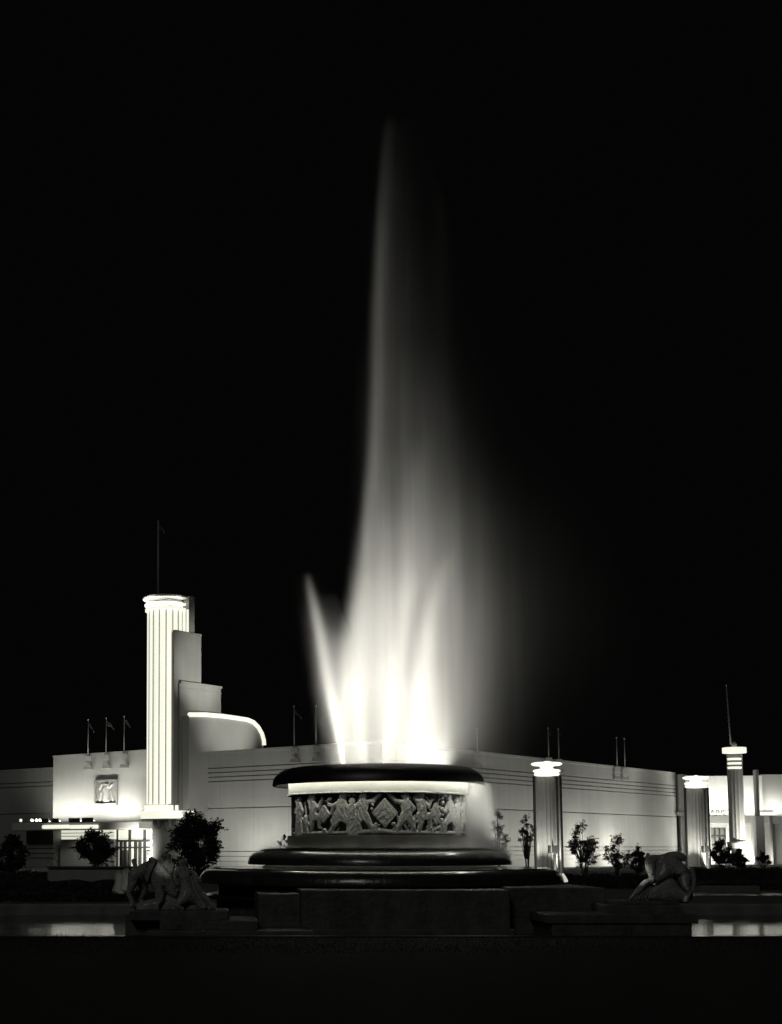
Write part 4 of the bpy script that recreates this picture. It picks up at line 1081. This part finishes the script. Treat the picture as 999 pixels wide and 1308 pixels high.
def hedge(px0, px1, pytop, Y, depth, label, n=2500, leaf=.07, wob=.1):
    xa_, xb_ = W(px0, 1082, Y).x, W(px1, 1082, Y).x; h = zat((px0+px1)/2, pytop, Y); h = max(h, .2); L = xb_-xa_
    r = thing('hedge', label, 'hedge', (xa_, Y, 0), 0, 'clipped hedges round the pool')
    m = M(); nx = max(6, int(L/.4)); pr = []
    for i in range(nx+1):
        x = L*i/nx; t_ = h*(.9+wob*math.sin(i*1.7)+random.uniform(-wob, wob)*.5)
        pr.append((x, t_))
    m.prism([(0, .04, 0)]+[(x, .04, z*.93) for x, z in pr]+[(L, .04, 0)], (0, depth-.08, 0)); m.build('branches', LEAF, r)
    m = M()
    for _ in range(n):
        x = random.uniform(0, L); t_ = float(np.interp(x, [q[0] for q in pr], [q[1] for q in pr]))
        if random.random() < .5: y, z = random.uniform(-.03, .05), random.uniform(0, t_)
        else: y, z = random.uniform(0, depth), t_*random.uniform(.93, 1.05)
        p_ = Vector((x, y, z)); a_ = Vector((random.gauss(0, 1), random.gauss(0, 1), random.gauss(0, 1))).normalized(); b_ = a_.orthogonal().normalized(); s_ = leaf*random.uniform(.6, 1.3)
        m.add([p_-a_*s_, p_-b_*s_*.45, p_+a_*s_, p_+b_*s_*.45], [(0, 1, 2, 3)])
    m.build('foliage', LEAF, r, recalc=False)
hedge(-60, 165, 1125, 57, 1.2, 'dark hedge behind the pool on the side of the entrance doors', 2800)
hedge(-60, 250, 1139, 47, .9, 'lowest dark hedge close behind the pool coping below the entrance', 2600)
hedge(716, 850, 1117, 62, 1.2, 'dark hedge under the young trees, running behind the lowered horse statue', 1800)
hedge(850, 1040, 1108, 74, 1.2, 'dark hedge at the foot of the farther pylon and the round tower', 2500)
hedge(865, 1040, 1126, 60, 1.2, 'dark hedge between the small basin and the farther pylon', 2000)
hedge(-60, 60, 1113, 68, 1.2, 'dark hedge below the tree by the unlit wall', 1200)
hedge(245, 345, 1110, 80, 1.0, 'hedge below the left hall wall between the big round tree and the fountain', 1400)
# terrace wall before the entrance
tA = W(62, 1100, 66); tB = W(168, 1100, 66)
tr = thing('terrace_wall', 'low plain grey wall with a dark cap below the entrance doors', 'wall', (tA.x, 66, 0))
M().box(0, tB.x-tA.x, 0, .4, 0, zat(110, 1109, 66)).build('wall', PLASTER2, tr)
M().box(-.1, tB.x-tA.x+.1, -.1, .5, zat(110, 1109, 66), zat(110, 1106.6, 66)).build('cap', DARKPAINT, tr)
# lit rocks behind the left statue
for i, (pxr, pyr, rr) in enumerate(((162, 1121, .22), (152, 1124, .17))):
    p_ = W(pxr, pyr, 44)
    rk = M().lathe([(0, -.4), (rr*1.2, -.4), (rr, -.1), (rr*.8, .12), (rr*.4, .25), (0, .28)], 9)
    for j, v in enumerate(rk.v): rk.v[j] = (v[0]*(1+.2*math.sin(j*2.1)), v[1], v[2]*(1+.15*math.cos(j*1.3)))
    rk.v = [(a+p_.x, b+44, max(-.02, c+p_.z)) for a, b, c in rk.v]
    o = rk.build('boulder', PLASTER2, smooth=30); tag(o, ['larger pale boulder lit up just behind the turning stone horse', 'smaller pale boulder farther from the turning stone horse'][i], 'boulder', 'boulders behind the statue group')
    for k_ in (0,): pass
spot('boulder_light', tuple(W(158, 1128, 42.6)+Vector((0, 0, -.2))), (0, 1, .3), 5, 90)

# ------------------------------------------------------------------ architectural floodlights
def wash(a, b, off, origin, run, out, power, z=.1, tilt=1.0, wd=.3, spread=150):
    c = origin + run*((a+b)/2) + out*off + Vector((0, 0, z))
    area('wall_floodlight', tuple(c), tuple(-out*1.0+Vector((0, 0, tilt))), abs(b-a), wd, power, spread, xdir=tuple(run))
def ws_(run, px): return solve(CORNER, run, px)
for px_, pw, off in ((455, 60, 4.5), (405, 60, 4.5), (345, 180, 3.6), (290, 60, 4.5)):
    q = ws_(DL, px_); wash(q+1.6, q-1.6, off, CORNER, DL, -DR, pw, tilt=1.1)
for px_, pw, off in ((520, 60, 4.5), (575, 60, 4.5), (632, 150, 4.0), (678, 150, 4.0), (735, 270, 3.2), (778, 290, 3.2), (812, 130, 4.5), (845, 130, 4.5)):
    q = ws_(DR, px_); wash(q-1.7, q+1.7, off, CORNER, DR, -DL, pw, tilt=1.1)
# entrance block
wash(tb0+1.5, tb1+1.2, 1.6, BLK, DL, -DR, 720, z=zc1+.15, tilt=2.6)
area('marquee_downlight', tuple(P3(BLK, tb0+eloc(120), -.6, zc0-.1)), (0, -.2, -1), 6, .5, 30, 160, xdir=tuple(DL))
area('doorway_light', tuple(P3(BLK, tb0+eloc(199), -4.5, .2)), tuple(DR+Vector((0, 0, .55))), 2.0, .4, 420, 90, xdir=tuple(DL))
# tower side and steps
def spot_at(name, loc, tgt, power, ang, r=.2): return spot(name, tuple(loc), tuple(Vector(tgt)-Vector(loc)), power, ang, .9, r)
spot_at('tower_side_flood', P3(N, -15, 1.0, H+.6), P3(N, -1.6, 2.6, 17.5), 8500, 34)
spot_at('tower_side_flood', P3(N, -13, 8.0, H+.6), P3(N, -1.8, 5.5, 13.0), 3000, 50)
area('tower_crown_light', tuple(P3(N, 0, -.3, zc-.62)), (0, 0, 1), 3.4, 3.4, 420, 170)
point('tower_low_glow', tuple(P3(N, -3.5, -1.5, 5.2)), 25, .3)
# far entrance
area('ledge_floodlight', (fx(945), YF-.9, fz(1041)), (0, .45, 1), fx(1004)-fx(886), .4, 560, 150, xdir=(1, 0, 0))
area('ledge_downlight', (fx(930), YF-2.5, .3), (0, 1, .7), fx(985)-fx(900), .4, 600, 150, xdir=(1, 0, 0))
area('round_tower_flood', (rt.x+1.6, YT-3.0, .6), (-.35, .8, 1.2), 1.4, .3, 330, 120, xdir=(1, 0, 0))
area('round_tower_flood', (rt.x+2.6, YT-1.4, 2.0), (-.8, .3, 1.4), 1.0, .3, 60, 120)

# ------------------------------------------------------------------ render settings
S.render.engine = 'CYCLES'
c = S.cycles
c.use_denoising = True
try: c.denoiser = 'OPENIMAGEDENOISE'
except Exception: pass
c.max_bounces = 5; c.diffuse_bounces = 2; c.glossy_bounces = 3; c.transmission_bounces = 2; c.volume_bounces = 0
c.caustics_reflective = False; c.caustics_refractive = False
c.sample_clamp_indirect = 3
c.volume_step_rate = .35; c.volume_max_steps = 256
c.use_light_tree = True
S.view_settings.view_transform = 'Standard'; S.view_settings.look = 'None'; S.view_settings.exposure = 0; S.view_settings.gamma = 1
S.render.film_transparent = False
